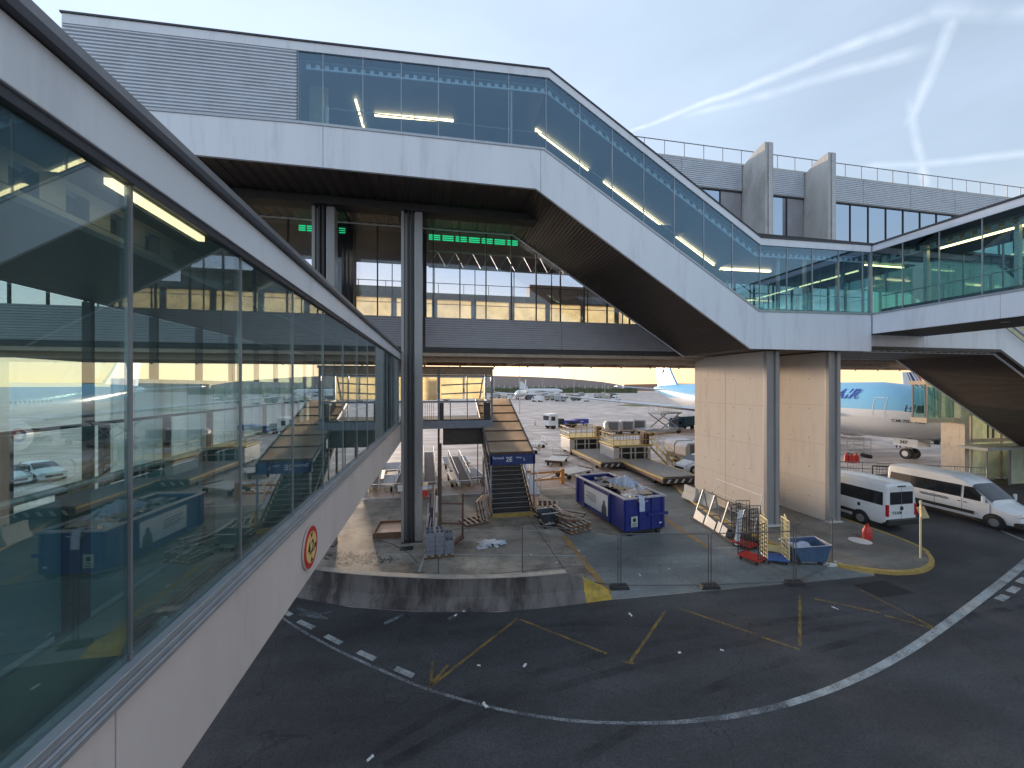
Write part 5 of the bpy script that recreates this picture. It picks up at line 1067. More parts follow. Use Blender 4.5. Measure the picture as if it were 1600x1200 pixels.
# scissor lift loader
sl = thing('scissor_loader', 'pale scissor lift cargo loader raised beside the airliner engine', 'cargo loader', camp(1030, 62), R(-72))
MB().box(-1.3, 1.3, -4, 4.5, .45, .8).build('chassis', m_galv, sl); MB().box(-1.3, 1.3, -1.2, 3.8, 3.2, 3.4).build('lift_deck', m_galv, sl); MB().box(-1.3, 1.3, -4.8, -1.4, .85, 1.0).build('rear_deck', m_galv, sl)
for s in (-1.15, 1.15): MB().bar((s, -1, .8), (s, 3.4, 3.2), .14).bar((s, 3.4, .8), (s, -1, 3.2), .14).build('scissor_arm', m_galv, sl)
mb = MB()
for s in (-1.25, 1.25):
    for i in range(5): mb.tube((s, -1.1+1.2*i, 3.4), (s, -1.1+1.2*i, 4.4), .03, 5)
    mb.tube((s, -1.1, 4.4), (s, 3.7, 4.4), .03, 5)
mb.build('guard_rail', m_lyel, sl)
for s in (-1, 1):
    for y in (-3, 3.2): MB().tube((s*1.0, y, .4), (s*1.3, y, .4), .4, 14).build('wheel', m_tyre, sl)
# far apron vehicles, aircraft, masts, buildings
m_far = [m_vwhite, mat('far_grey', (.35, .36, .37), .6), mat('far_beige', (.42, .38, .32), .7), mat('far_dark', (.12, .13, .14), .6)]
def far_van(label, mm_):
    v = thing('service_vehicle', label, 'service vehicle', group='service vehicles on the far side of the apron')
    MB().prismx([(0, .5), (6, .5), (6, 2.8), (1.7, 2.8), (1.5, 2.3), (.9, 2.2), (.2, 1.3), (0, 1.2)], -1.1, 1.1).build('body', mm_, v); MB().box(-.9, .9, .3, .95, 1.4, 2.1).box(-1.12, 1.12, 1.0, 2.0, 1.5, 2.1).build('cab_glass', m_vglass, v)
    for y in (1.1, 4.8): MB().tube((-1.12, y, .45), (1.12, y, .45), .45, 10).build('wheel', m_tyre, v)
    return v
ORD = 'first second third fourth fifth sixth seventh eighth ninth tenth eleventh twelfth thirteenth fourteenth fifteenth sixteenth seventeenth eighteenth nineteenth twentieth twenty-first twenty-second twenty-third twenty-fourth twenty-fifth twenty-sixth'.split()
fv = [far_van('', m) for m in m_far]
names = ['white', 'grey', 'beige', 'dark grey']
fpos = [(772, 190), (782, 240), (790, 200), (822, 215), (832, 190), (845, 260), (852, 205), (868, 230), (876, 200), (884, 190), (898, 240), (906, 205), (917, 195), (930, 250), (935, 205), (948, 215), (958, 198), (680, 230), (700, 200), (966, 250), (838, 300), (912, 310), (942, 300), (795, 310), (862, 320)]
for i, (px, t_) in enumerate(fpos):
    k_ = i % 4; od = sorted(fpos).index((px, t_)); lb = '%s service vehicle in the row before the long terminal, %s from the left' % (names[k_], ORD[od])
    if i < 4: o = fv[i]; o.location = camp(px, t_); o.rotation_euler.z = R(60+50*i); o['label'] = lb
    else: dup(fv[k_], camp(px, t_), R(70+37*i), lb)
def far_plane(px, t_, rz, label, sc=1.0):
    a = thing('far_airliner', label, 'airliner', camp(px, t_), R(rz)); a.scale = (sc,)*3
    MB().loft([rg(y, 3.4, r_, r_, 16) for y, r_ in ((0, .05), (1.5, 1.1), (5, 2.0), (28, 2.0), (34, 1.1), (38, .2))]).build('fuselage', m_aw, a, smooth=True)
    for s in (-1, 1):
        MB().loft([[(s*x, y0, z_), (s*x, (y0+y1)/2, z_+.3), (s*x, y1, z_), (s*x, (y0+y1)/2, z_-.2)] for x, y0, y1, z_ in ((1.6, 12, 19, 2.8), (17, 21, 23, 4.0))]).build('wing', m_wing, a); MB().tube((s*6, 12.5, 1.7), (s*6, 16.5, 1.7), 1.0, 14).build('engine', m_aw, a)
        MB().loft([[(s*x, y0, 4.2), (s*x, (y0+y1)/2, 4.4), (s*x, y1, 4.2)] for x, y0, y1 in ((.5, 33, 37), (6, 36, 38))]).build('tailplane', m_wing, a)
    MB().prismx([(30, 5), (35.5, 11.5), (38.5, 11.5), (37.5, 5)], -.2, .2).build('tail_fin', m_aw, a)
    for x, y in ((0, 4), (-3, 17), (3, 17)): MB().tube((x-.3, y, .5), (x+.3, y, .5), .5, 10).tube((x, y, .5), (x, y, 2), .12, 6).build('landing_gear', m_tyre, a)
far_plane(808, 205, -20, 'small white airliner nose on, far out on the apron under the long terminal')
far_plane(880, 330, 70, 'distant white airliner side on in the haze before the long terminal')
ft = thing('far_terminal', 'long low brown terminal with rounded end on the horizon', 'building', camp(860, 480))
prof = [(500, 0, 19), (600, 0, 20), (700, 0, 20.5), (770, 0, 20.2), (820, 0, 19.3), (870, 0, 17.5), (910, 0, 15), (940, 0, 12.5), (960, 0, 10), (972, 0, 8)]
MB().loft([[tuple(camp(px, 470, z0)), tuple(camp(px, 470, z1)), tuple(camp(px, 490, z1+.5)), tuple(camp(px, 500, z0))] for px, z0, z1 in prof]).build('hall', mat('far_terminal_skin', (.34, .27, .25), .6, var=.1, scale=.02), ft, True)
mb = MB()
for px in range(500, 965, 9): mb.bar(camp(px, 468.5, 0), camp(px, 468.5, 8.5), 1.0)
mb.build('facade_fins', m_lwht, ft, True)
MB().loft([[tuple(camp(px, 469.2, 2)), tuple(camp(px, 469.2, 7))] for px in (500, 965)], closed=False, cap=False).build('glazed_band', mat('far_glass', (.25, .24, .2), .3), ft, True)
f2 = thing('far_building', 'small orange brown building on the horizon left of the sky blue tail', 'building', camp(990, 600))
MB().loft([[tuple(camp(px, 600, 0)), tuple(camp(px, 600, z1)), tuple(camp(px, 620, z1)), tuple(camp(px, 620, 0))] for px, z1 in ((975, 10), (1060, 11.5), (1180, 11))]).build('hall', mat('far_brick', (.35, .2, .13), .8), f2, True)
for n_, (px, t_, h_) in enumerate(((772, 120, 15), (812, 105, 17), (848, 190, 23), (897, 210, 24), (945, 240, 22), (701, 160, 20))):
    o = thing('light_mast', ['thin light mast on the apron just right of the cabin roof', 'tallest thin light mast rising above the stair roof', 'thin light mast behind the white tow truck', 'thin light mast above the blue baggage carts', 'thin light mast near the rounded end of the terminal', 'thin light mast seen through the raised cabin'][n_], 'light mast', camp(px, t_), 0, 'light masts on the apron')
    MB().tube((0, 0, 0), (0, 0, h_), .14, 8, r2=.07).build('pole', m_galv, o); MB().box(-.8, .8, -.1, .1, h_, h_+.3).build('lamp_head', m_steel, o)
struct(MB().loft([[tuple(camp(px, 420, 0)), tuple(camp(px, 420, 4.5+random.random()*2)), tuple(camp(px, 428, 3))] for px in range(480, 1000, 6)], cap=False).build('tree_belt', mat('dull_green_belt', (.09, .10, .05), .9, var=.4, scale=.2)), 'stuff')
# cone
def cone(p, label, h_=.9):
    c = thing('traffic_cone', label, 'cone', p); MB().box(-.2, .2, -.2, .2, 0, .04).build('base', m_plastic, c); MB().tube((0, 0, .04), (0, 0, h_), .15, 12, r2=.03).build('body', m_orange, c)
cone(at(836, 664), 'lone small orange cone out on the open apron left of the loaders')
# red barriers on the apron behind the fence
for i, (px, py) in enumerate(((1323, 722), (1331, 723), (1338, 722))):
    p = at(px, py); o = thing('red_barrel', ['left', 'middle', 'right'][i]+' one of three red plastic barriers standing behind the railing', 'barrier', p, 0, 'red barriers behind the railing')
    MB().tube((0, 0, 0), (0, 0, .75), .26, 12, r2=.2).build('drum', m_redp, o); MB().tube((0, 0, .75), (0, 0, .95), .07, 8).build('neck', m_redp, o)

# ================================================================ BLUE SKIP
sk = thing('skip_container', 'big dark blue open skip heaped with rubbish, poster on its side', 'skip', (9.3, 18.05, 0), R(6.5))
W_, L_, H_ = 2.4, 5.5, 1.9
mb = MB(); mb.box(0, .06, 0, L_, .28, H_); mb.box(W_-.06, W_, 0, L_, .28, H_); mb.box(.061, W_-.061, 0, .06, .28, H_); mb.box(.061, W_-.061, L_-.06, L_, .28, H_); mb.box(.061, W_-.061, .061, L_-.061, .28, .36); mb.build('tub', m_blue, sk, bevel=.012)
mb = MB(); mb.box(-.05, .1, -.05, L_+.05, H_+.002, H_+.09); mb.box(W_-.1, W_+.05, -.05, L_+.05, H_+.002, H_+.09); mb.box(.101, W_-.101, -.05, .1, H_+.002, H_+.09); mb.box(.101, W_-.101, L_-.1, L_+.05, H_+.002, H_+.09); mb.build('rim', m_lip, sk, bevel=.01)
for y in (.02, 1.35, 4.2, 5.15): MB().box(-.07, -.003, y, y+.1, .3, H_-.01).build('side_rib', m_blue, sk, bevel=.008)
for x in (.02, .8, 1.55, 2.2): MB().box(x, x+.1, -.07, -.003, .3, H_-.01).build('front_rib', m_blue, sk, bevel=.008)
MB().box(1.3, W_+.12, -.13, -.075, 1.0, 1.15).build('latch_bar', m_blue, sk); MB().tube((W_+.08, -.1, .5), (W_+.08, -.1, 1.6), .03, 8).build('hinge_rod', m_galv, sk)
MB().box(.1, W_-.1, .1, L_-.1, .15, .279).build('skid', m_dark, sk)
for x in (.25, W_-.45):
    for y in (.15, L_-.4): MB().tube((x, y, .13), (x+.2, y, .13), .13, 12).build('roller', m_dark, sk)
po = MB().box(-.09, -.075, 1.5, 4.15, .6, 1.72).build('poster', mat('poster_paper', (.50, .54, .60), .5, var=.08), sk)
for i in range(4): MB().box(-.096, -.0905, 2.75, 3.9-.18*(i % 2), 1.35-.12*i, 1.39-.12*i).build('poster_text', m_plastic, po)
MB().prismx([(1.62, .56), (2.15, .56), (2.12, 1.0), (2.0, 1.14), (1.98, 1.3), (1.9, 1.38), (1.8, 1.34), (1.78, 1.16), (1.64, 1.02)], -.0955, -.0905).build('poster_figure', mat('poster_dark', (.04, .05, .06), .5), po)
lbp = MB().box(.3, .68, -.09, -.072, .52, 1.05).build('label_plate', mat('label_green', (.42, .50, .48), .5), sk); MB().tube((.49, -.0905, .87), (.49, -.096, .87), .1, 16).build('label_symbol', m_plastic, lbp)
for i in range(3): MB().box(.35, .63, -.0955, -.0905, .57+.06*i, .59+.06*i).build('label_text', m_plastic, lbp)
MB().box(2.0, 2.14, -.09, -.072, .55, .62).build('small_plate', m_paper, sk)
# rubbish: crumpled sheets, boards and bags
def crumple(mb, cx, cy, cz, sx_, sy_, h_, n=7, rot=0):
    vs = []
    for j in range(n):
        for i in range(n):
            a = (i/(n-1)-.5)*sx_*(.8+.4*random.random()); b = (j/(n-1)-.5)*sy_*(.8+.4*random.random()); c_, s_ = math.cos(rot), math.sin(rot)
            e = 1-max(abs(i/(n-1)-.5), abs(j/(n-1)-.5))*1.6
            vs.append((cx+a*c_-b*s_, cy+a*s_+b*c_, cz+max(0, e)*h_*.7+random.random()*h_*.6))
    mb.add(vs, [(j*n+i, j*n+i+1, (j+1)*n+i+1, (j+1)*n+i) for j in range(n-1) for i in range(n-1)])
rb_ = random.Random(3)
heap = thing('rubbish_heap', 'heap of crumpled sheets, boards and light blue film filling the blue skip', 'rubbish', (10.25, 20.6, 1.18), R(6.5))
loc = lambda x, y, z: (x-.9, y-2.45, z-1.18)
mats_ = [('tarpaulin', m_tarp, 3.9, 12), ('card_scraps', m_cloth, 1.6, 14), ('pale_sheets', m_paper, 1.5, 9)]
for nm, mm_, yc, cnt in mats_:
    mb = MB()
    for i in range(cnt): crumple(mb, *loc(.35+rb_.random()*1.65, yc+(rb_.random()-.5)*2.4, 1.35+rb_.random()*.4), .5+rb_.random()*.6, .4+rb_.random()*.6, .3, 6, rb_.random()*3)
    mb.build(nm, mm_, heap)
mb = MB(); crumple(mb, *loc(1.3, 2.6, 1.6), .9, 1.6, .8, 9, .4); crumple(mb, *loc(1.5, 1.9, 1.55), .8, .9, .5, 8, .2); mb.build('blue_film', m_foil, heap)
mb = MB()
for i in range(26):
    x, y = .3+rb_.random()*1.8, .4+rb_.random()*4.4; mb.rbox(loc(x, y, 1.6+rb_.random()*.3), (.06+rb_.random()*.12, .5+rb_.random()*.9, .02), rz=rb_.random()*3, rx=(rb_.random()-.5)*.7)
mb.build('broken_boards', m_wood2, heap)
mb = MB()
for i in range(12):
    x, y = .3+rb_.random()*1.8, .3+rb_.random()*2.4; mb.rbox(loc(x, y, 1.68+rb_.random()*.3), (.1+rb_.random()*.1, .35+rb_.random()*.5, .02), rz=rb_.random()*3, rx=(rb_.random()-.5)*.9)
mb.build('yellow_strips', mat('straw_strips', (.5, .38, .16), .7, var=.3), heap)
MB().loft([[loc(x, y, z) for x in (.42, .58, .74)] for y, z in ((.5, 1.8), (.15, 2.05), (-.06, 2.02), (-.12, 1.7), (-.13, 1.28))], closed=False, cap=False).build('hanging_sheet', m_foil, heap)
# ================================================================ PALLETS
def pallet_mb(w_=1.35, d_=1.1, th=.15):
    mb = MB()
    for i in range(5): x = -w_/2+i*(w_-.11)/4; mb.box(x, x+.11, -d_/2, d_/2, th-.025, th)
    mb.c = 1
    for y in (-d_/2+.003, -.05, d_/2-.1): mb.box(-w_/2+.003, w_/2-.003, y, y+.097, .022, th-.022)
    for x in (-w_/2, -.05, w_/2-.1): mb.box(x, x+.1, -d_/2, d_/2, 0, .02)
    return mb
m_slat = mat('pale_pallet_slat', (.50, .42, .36), .85, var=.35, scale=7, dirt=.5, dscale=4)
pme = tag(pallet_mb().build('wooden_pallet', [m_slat, m_wood2]), 'weathered wooden pallet, lowest at the near end of the tumbled pile left of the skip', 'pallet', 'wooden pallets in the yard'); pme.location = (7.15, 19.5, 0); pme.rotation_euler.z = R(20)
pp = [(7.1, 19.55, .15, 24, 0, 'second from bottom at the near end of the tumbled pile left of the skip'), (7.18, 19.6, .3, 18, 0, 'third from bottom at the near end of the tumbled pile left of the skip'), (6.9, 19.9, .46, 30, 14, 'lying tilted on top of the near end of the pile left of the skip'),
      (6.8, 20.9, 0, 15, 0, 'lowest in the middle of the tumbled pile left of the skip'), (6.75, 21.0, .15, 22, 4, 'second in the middle of the tumbled pile left of the skip'), (6.55, 21.2, .34, 28, 18, 'slanting on top of the middle of the pile left of the skip'),
      (6.2, 22.3, 0, 10, 0, 'lowest at the far end of the tumbled pile left of the skip'), (6.25, 22.4, .16, 25, 12, 'tilted on the far end of the tumbled pile left of the skip'), (6.9, 23.9, 0, -15, 0, 'lying flat just beyond the far end of the pile left of the skip'), (7.3, 20.3, .32, 50, -12, 'propped across the pile, its edge against the skip'), (6.35, 21.7, .3, 5, -10, 'leaning back over the middle of the pile left of the skip'), (7.0, 20.3, .52, 12, 20, 'topmost of the tumbled pile left of the skip')]
for x, y, z, rz, ry, lb in pp:
    o = pme.copy(); COL.objects.link(o); o.location = (x, y, z); o.rotation_euler = (0, R(ry), R(rz)); o['label'] = 'pallet '+lb
for i in range(3):
    o = pme.copy(); COL.objects.link(o); o.location = (2.35+.17*i, 22.1+.1*i, .66); o.rotation_euler = (R(78), 0, R(68)); o['label'] = 'pallet leaning upright against the left side of the covered stair, '+['outer', 'middle', 'inner'][i]+' of three'
o = pme.copy(); COL.objects.link(o); o.location = (1.95, 21.7, 0); o.rotation_euler = (0, 0, R(20)); o['label'] = 'pallet lying flat in front of the upright pallets by the stair'
# black wheeled tub
bn = thing('waste_bin', 'small dark wheeled tub bin between the stair foot and the pallet pile', 'bin', (5.85, 20.3, 0), R(8))
def tub(mb, w0, w1, d0, d1, z0, z1, th=.04):
    o_ = [[(-w0, -d0, z0), (w0, -d0, z0), (w0, d0, z0), (-w0, d0, z0)], [(-w1, -d1, z1), (w1, -d1, z1), (w1, d1, z1), (-w1, d1, z1)], [(-w1+th, -d1+th, z1), (w1-th, -d1+th, z1), (w1-th, d1-th, z1), (-w1+th, d1-th, z1)], [(-w0+th, -d0+th, z0+th), (w0-th, -d0+th, z0+th), (w0-th, d0-th, z0+th), (-w0+th, d0-th, z0+th)]]
    return mb.loft(o_)
tub(MB(), .3, .48, .3, .42, .35, .85).build('tub', m_bin, bn, bevel=.01); MB().box(-.3, .3, -.35, .35, .22, .3).box(-.06, .06, -.3, .3, .3, .36).build('chassis', m_galv, bn)
for x in (-.25, .25):
    for y in (-.28, .28): MB().tube((x-.03, y, .1), (x+.03, y, .1), .1, 12).build('wheel', m_tyre, bn)
MB().loft([[(-.5, -.44, .845), (.5, -.44, .845), (.5, -.40, .88), (-.5, -.40, .88)], [(-.5, .40, .845), (.5, .40, .845), (.5, .44, .88), (-.5, .44, .88)]]).build('lid', m_int, bn) if 0 else MB().box(-.5, .5, -.46, -.425, .83, .88).box(-.5, .5, .425, .46, .83, .88).build('lip', m_galv, bn)
# ================================================================ THINGS ROUND THE COLUMN
tr_ = thing('wooden_tray', 'shallow dark sided tray with a flat orange sheet inside, left of the steel column', 'tray', (-2.35, 21.1, 0), R(-3))
mb = MB(); mb.box(-.85, .85, -.9, -.84, 0, .3); mb.box(-.85, .85, .84, .9, 0, .3); mb.box(-.85, -.79, -.839, .839, 0, .3); mb.box(.79, .85, -.839, .839, 0, .3); mb.build('frame', m_wood2, tr_, bevel=.006); MB().box(-.78, .78, -.83, .83, .05, .2).build('sheet', mat('orange_board', (.55, .34, .24), .5, var=.08), tr_)
pk = thing('block_stack', 'stack of grey hollow concrete blocks on a pallet by the column foot', 'block stack', (.02, 17.9, 0), R(3))
mb = pallet_mb(1.3, .95, .13); mb.build('pallet', [m_slat, m_wood2], pk)
for lv in range(5):
    for i in range(3 if lv < 4 else 2):
        for j in range(2):
            if lv == 3 and (i, j) == (2, 0): continue
            x, y = -.4+.42*i+.02*(lv % 2), -.2+.42*j; z = .135+.2*lv
            mb = MB(); mb.box(x-.2, x+.2, y-.2, y-.16, z, z+.19); mb.box(x-.2, x+.2, y+.16, y+.2, z, z+.19)
            for q in (-.2, -.02, .16): mb.box(x+q, x+q+.04, y-.159, y+.159, z, z+.19)
            mb.build('block', m_block, pk)
pf = thing('pipe_frame', 'rusty brown frame of two posts and cross rails standing behind the blocks', 'frame', (.6, 19.4, 0))
MB().box(.02, .16, 19.33, 19.47, 0, 4.85).build('post', m_rust, pf, True); MB().box(1.15, 1.25, 19.5, 19.6, 0, 2.25).build('post', m_rust, pf, True)
for z in (.75, 1.75): MB().bar((.1, 19.45, z+.12), (1.2, 19.55, z-.02), .07).build('cross_rail', m_rust, pf, True)
MB().bar((1.2, 19.5, .1), (.7, 18.8, .05), .2, .1).bar((.1, 18.95, .05), (.9, 18.85, .05), .1, .1).build('foot', m_rust, pf, True)
lp = thing('pole_bundle', 'bundle of white poles, purple board and pale planks leaning upright by the column', 'poles', (-.4, 20.4, 0))
for x, y, dx, h_, r_ in ((-.62, 19.9, .12, 1.7, .03), (-.5, 20.0, .2, 1.3, .03), (-.3, 20.2, .1, 2.5, .05), (-.12, 20.3, .05, 1.9, .06), (-.75, 19.8, .3, 1.2, .025), (-.22, 20.0, .12, .9, .07)): MB().tube((x, y, 0), (x+dx, y+.25, h_), r_, 8).build('pole', m_paper, lp, True)
MB().bar((-.42, 20.05, 0), (-.32, 20.35, 2.1), .2, .05).build('purple_board', mat('purple_board', (.07, .035, .09), .7), lp, True); MB().bar((-.18, 20.12, 0), (-.08, 20.4, 1.1), .18, .06).bar((-.33, 20.0, 1.5), (-.26, 20.2, 2.6), .12, .04).build('plank', m_wood, lp, True)
cs = thing('column_sign', 'red and white warning plate fixed on the right side of the nearest steel column', 'sign', (-.80, 19.55, 2.2))
MB().box(-.03, .26, -.03, 0, 0, .34).build('red_plate', m_redp, cs); MB().box(-.03, .26, -.03, 0, .345, .56).build('white_plate', m_paper, cs); MB().box(-.05, .28, -.05, .12, .565, .68).build('lamp_box', m_orange_t, cs)
tag(MB().box(-1.95, -1.72, 19.40, 19.43, 2.55, 2.85).build('notice_plate', m_paper), 'small white notice plate on the left side of the nearest steel column', 'sign')
rh = thing('rubble_pile', 'small pile of pale torn scraps and film lying on the yard right of the blocks', 'rubbish', (2.4, 18.5, 0))
mb = MB(); mb2 = MB()
for i in range(34):
    a, rr = rb_.random()*6.28, rb_.random()**.7; x, y = rr*.95*math.cos(a), rr*.42*math.sin(a)
    (mb if i % 3 else mb2).rbox((x, y, .04+.12*(1-rr)*rb_.random()), (.1+.2*rb_.random(), .08+.1*rb_.random(), .02+.05*rb_.random()), rz=rb_.random()*3, rx=(rb_.random()-.5)*.8)
crumple(mb, .1, 0, .02, 1.0, .5, .2, 7); crumple(mb2, .6, -.05, .02, .5, .35, .16, 6)
mb.build('scraps', m_paper, rh); mb2.build('blue_scraps', m_foil, rh); MB().rbox((-.35, -.4, .04), (.5, .08, .06), rz=.2).build('white_strip', m_paper, rh)
# ================================================================ ORANGE BARRIER
ob = thing('orange_barrier', 'orange painted metal barrier frame standing right of the covered stair', 'barrier', (8.2, 29.0, 0), R(4))
for x in (-1.5, 1.3): MB().box(x, x+.28, -.12, .12, 0, 1.15).build('post', m_orange, ob, bevel=.01)
for z in (.35, .9): MB().bar((-1.25, 0, z), (1.3, 0, z+.05), .06, .14).build('rail', m_orange, ob)
MB().bar((-1.2, .02, .3), (1.2, .02, .95), .05).build('brace', m_orange, ob)
# ================================================================ JERSEY BARRIERS
def jersey(label):
    j = thing('jersey_barrier', label, 'barrier', group='concrete jersey barriers at the pier foot')
    MB().prismy([(-.3, 0), (.3, 0), (.27, .12), (.13, .4), (.09, .85), (-.09, .85), (-.13, .4), (-.27, .12)], -.6, .6).build('block', m_fin, j, bevel=.015)
    for y in (-.35, .35): MB().path([(-.04, y, .84), (-.04, y, .95), (.04, y, .95), (.04, y, .84)], .015).build('lifting_loop', m_rust, j)
    return j
j1 = jersey('jersey barrier by the left pier, farther of the two'); j1.location = (16.55, 22.9, .14); dup(j1, (16.75, 21.5, .14), R(5), 'jersey barrier by the left pier, nearer of the two')
# ================================================================ A-FRAME RACK
m_sheet = mat('dusty_sheet', (.34, .35, .37), .5, var=.2)
rk = thing('glass_rack', 'grey A frame glazing rack loaded with leaning pale sheets, left of the roll cages', 'rack', (14.7, 17.8, .0), R(-6))
for y in (-1.6, -.4, .8, 1.9):
    MB().bar((-.45, y, .1), (.1, y, 1.7), .06).bar((.5, y, .1), (.1, y, 1.7), .06).bar((-.3, y, .6), (.36, y, .6), .05).build('a_frame', m_steel, rk)
mb = MB(); 
for x in (-.45, .45): mb.bar((x, -1.9, .08), (x, 2.2, .08), .08)
for i in range(9): mb.bar((-.45, -1.8+.46*i, .08), (.45, -1.8+.46*i, .08), .05)
mb.bar((.1, -1.6, 1.7), (.1, 1.9, 1.7), .05); mb.build('base_frame', m_dark, rk)
for i, (y0, y1) in enumerate(((-.9, -.1), (.0, .9), (1.0, 1.9))): MB().prism([(y0, .12), (y1, .12), (y1, .62), (y0, .5)], lambda a, b: (-.50+b*.36-.02*i, a, b), lambda a, b: (-.47+b*.36-.02*i, a, b)).build('leaning_sheet', m_sheet, rk)
MB().bar((-.52, -1.9, .1), (-.05, -1.5, 1.65), .22, .04).build('white_board', m_paper, rk)
fg = thing('leaning_gate', 'white wire gate panel leaning over the glazing rack beside the pier', 'gate', (16.0, 19.0, .14), R(-4))
mb = MB(); mb.path([(0, -2, 0), (.5, -2, 1.9), (.5, 1.6, 1.9), (0, 1.6, 0), (0, -2, 0)], .025); 
for z in (.6, 1.2): mb.tube((z*.26, -2, z), (z*.26, 1.6, z), .012, 5)
mb.build('tube_frame', m_paper, fg)
# ================================================================ ROLL CAGES
def grid(mb, p0, ux, uz, nx, nz, r_=.012):
    p0, ux, uz = Vector(p0), Vector(ux), Vector(uz)
    for i in range(nx+1): mb.tube(p0+ux*(i/nx), p0+ux*(i/nx)+uz, r_*(1.7 if i in (0, nx) else 1), 5)
    for j in range(nz+1): mb.tube(p0+uz*(j/nz), p0+uz*(j/nz)+ux, r_*(1.7 if j in (0, nz) else 1), 5)
def make_cage(label, rodm, basem, h_=1.65, loc=(0, 0, 0), rz=0, rr=.014):
    c = thing('roll_cage', label, 'roll cage', loc, rz, 'roll cages beside the glazing rack')
    MB().box(-.36, .36, -.44, .44, .16, .24).build('base', basem, c, bevel=.02)
    mb = MB()
    for i in range(4): mb.box(-.34+.18*i, -.26+.18*i, -.45, .45, .242, .262)
    mb.build('base_slats', basem, c)
    for s in (-1, 1): mb = MB(); grid(mb, (-.34, s*.42, .25), (.68, 0, 0), (0, 0, h_), 4, 9, rr); mb.build('side_grid', rodm, c)
    for x in (-.28, .28):
        for y in (-.34, .34): MB().tube((x, y-.02, .07), (x, y+.02, .07), .07, 12).build('castor', m_tyre, c)
    return c
make_cage('roll cage with black wire sides and red base, nearest the camera of the black ones', m_blkrod, m_redp, 1.5, (13.55, 14.6, .008), R(20), .011)
make_cage('roll cage with black wire sides and red base, standing just behind the front one', m_blkrod, m_redp, 1.7, (14.35, 15.9, .008), R(15), .011)
make_cage('roll cage with black wire sides hidden deepest behind, next to the rack', m_blkrod, m_blkrod, 1.7, (14.9, 16.3, .008), R(-10), .011)
make_cage('roll cage with cream yellow wire sides and blue base', m_cy, m_bluep, 1.65, (14.45, 14.35, .008), R(68), .016)
make_cage('roll cage with cream yellow wire sides, behind the blue based one', m_cy, m_cy, 1.5, (15.2, 15.1, .008), R(50), .014)
s2 = thing('small_skip', 'small blue tipping skip with grey rubbish next to the cream roll cage', 'skip', (15.75, 14.15, .0), R(-12))
MB().loft([[(-.75, y, .75), (.8, y, .9), (.62, y, .15), (-.35, y, .15)] for y in (-.5, .5)]).build('tub_fill', m_tarp, s2) if 0 else None
q_ = lambda xa, xb, yh, z, dz=0: [(xa, -yh, z), (xb, -yh, z+dz), (xb, yh, z+dz), (xa, yh, z)]
MB().loft([q_(-.4, .66, .42, .16), q_(-.75, .82, .5, .78, .12), q_(-.70, .77, .45, .78, .12), q_(-.38, .62, .38, .2)]).build('tub', mat('faded_blue_paint', (.045, .10, .20), .5, var=.25, dirt=.5, dscale=2), s2, bevel=.006)
mb = MB(); mb.path([(-.75, -.5, .79), (.82, -.5, .91), (.82, .5, .91), (-.75, .5, .79), (-.75, -.5, .79)], .02); mb.build('rim', m_lip, s2)
MB().box(-.52, .66, -.41, .41, .42, .46).build('load', m_tarp, s2); MB().box(-.5, .6, -.3, .3, .06, .14).build('chassis', m_galv, s2)
for x in (-.4, .45):
    for y in (-.33, .33): MB().tube((x, y-.03, .08), (x, y+.03, .08), .08, 10).build('wheel', m_tyre, s2)
mb = MB(); crumple(mb, -.2, 0, .62, .9, .7, .2, 6); mb.build('rubbish', m_foil, s2)
# ================================================================ TEMPORARY FENCE
m_fenced = mat('fence_tube', (.10, .10, .105), .5, metal=.3, var=.2)
m_mesh = mat('fence_wire', (.22, .23, .24), .5, metal=.6)
feet = [(3.3, 15.3), (6.75, 13.55), (10.15, 12.95), (13.55, 12.55), (16.6, 13.55)]
ftl = ['at the tip of the yellow wall nose', 'second from the wall, two posts standing in it', 'in front of the red roll cage', 'at the kerb by the small skip']
for (x, y), lb in zip(feet[1:], ftl):
    f = thing('ballast_block', 'dark rubber ballast block '+lb, 'ballast block', (x, y, .012), R(-8), 'ballast blocks under the temporary fence')
    MB().prismy([(-.38, 0), (.38, 0), (.3, .14), (-.3, .14)], -.14, .14).build('block', m_fin if 'skip' in lb else m_dark, f, bevel=.02)
    for q in (-.2, 0, .2): MB().tube((q, 0, .142), (q, 0, .155), .04, 10).build('socket', m_plastic, f)
plb = ['behind the curved wall', 'in front of the blue skip', 'in front of the roll cages', 'beside the island kerb']
for k_, ((xa, ya), (xb, yb)) in enumerate(zip(feet[:-1], feet[1:])):
    p = thing('temporary_fence', 'thin wire temporary fence panel '+plb[k_], 'fence', ((xa+xb)/2, (ya+yb)/2, .1), 0, 'temporary fence panels across the yard')
    a, b = Vector((xa+.06, ya, .12)), Vector((xb-.06, yb, .12)); up = Vector((0, 0, 1.95)); d = b-a
    mb = MB(); mb.path([a, a+up, b+up, b, a], .02, 6); mb.build('frame', m_fenced, p, True)
    mb = MB(); n = 26
    for i in range(1, n): mb.tube(a+d*i/n, a+d*i/n+up, .0022, 3, cap=False)
    for j in range(1, 6): mb.tube(a+up*j/6, b+up*j/6, .0022, 3, cap=False)
    mb.build('wire_mesh', m_mesh, p, True)
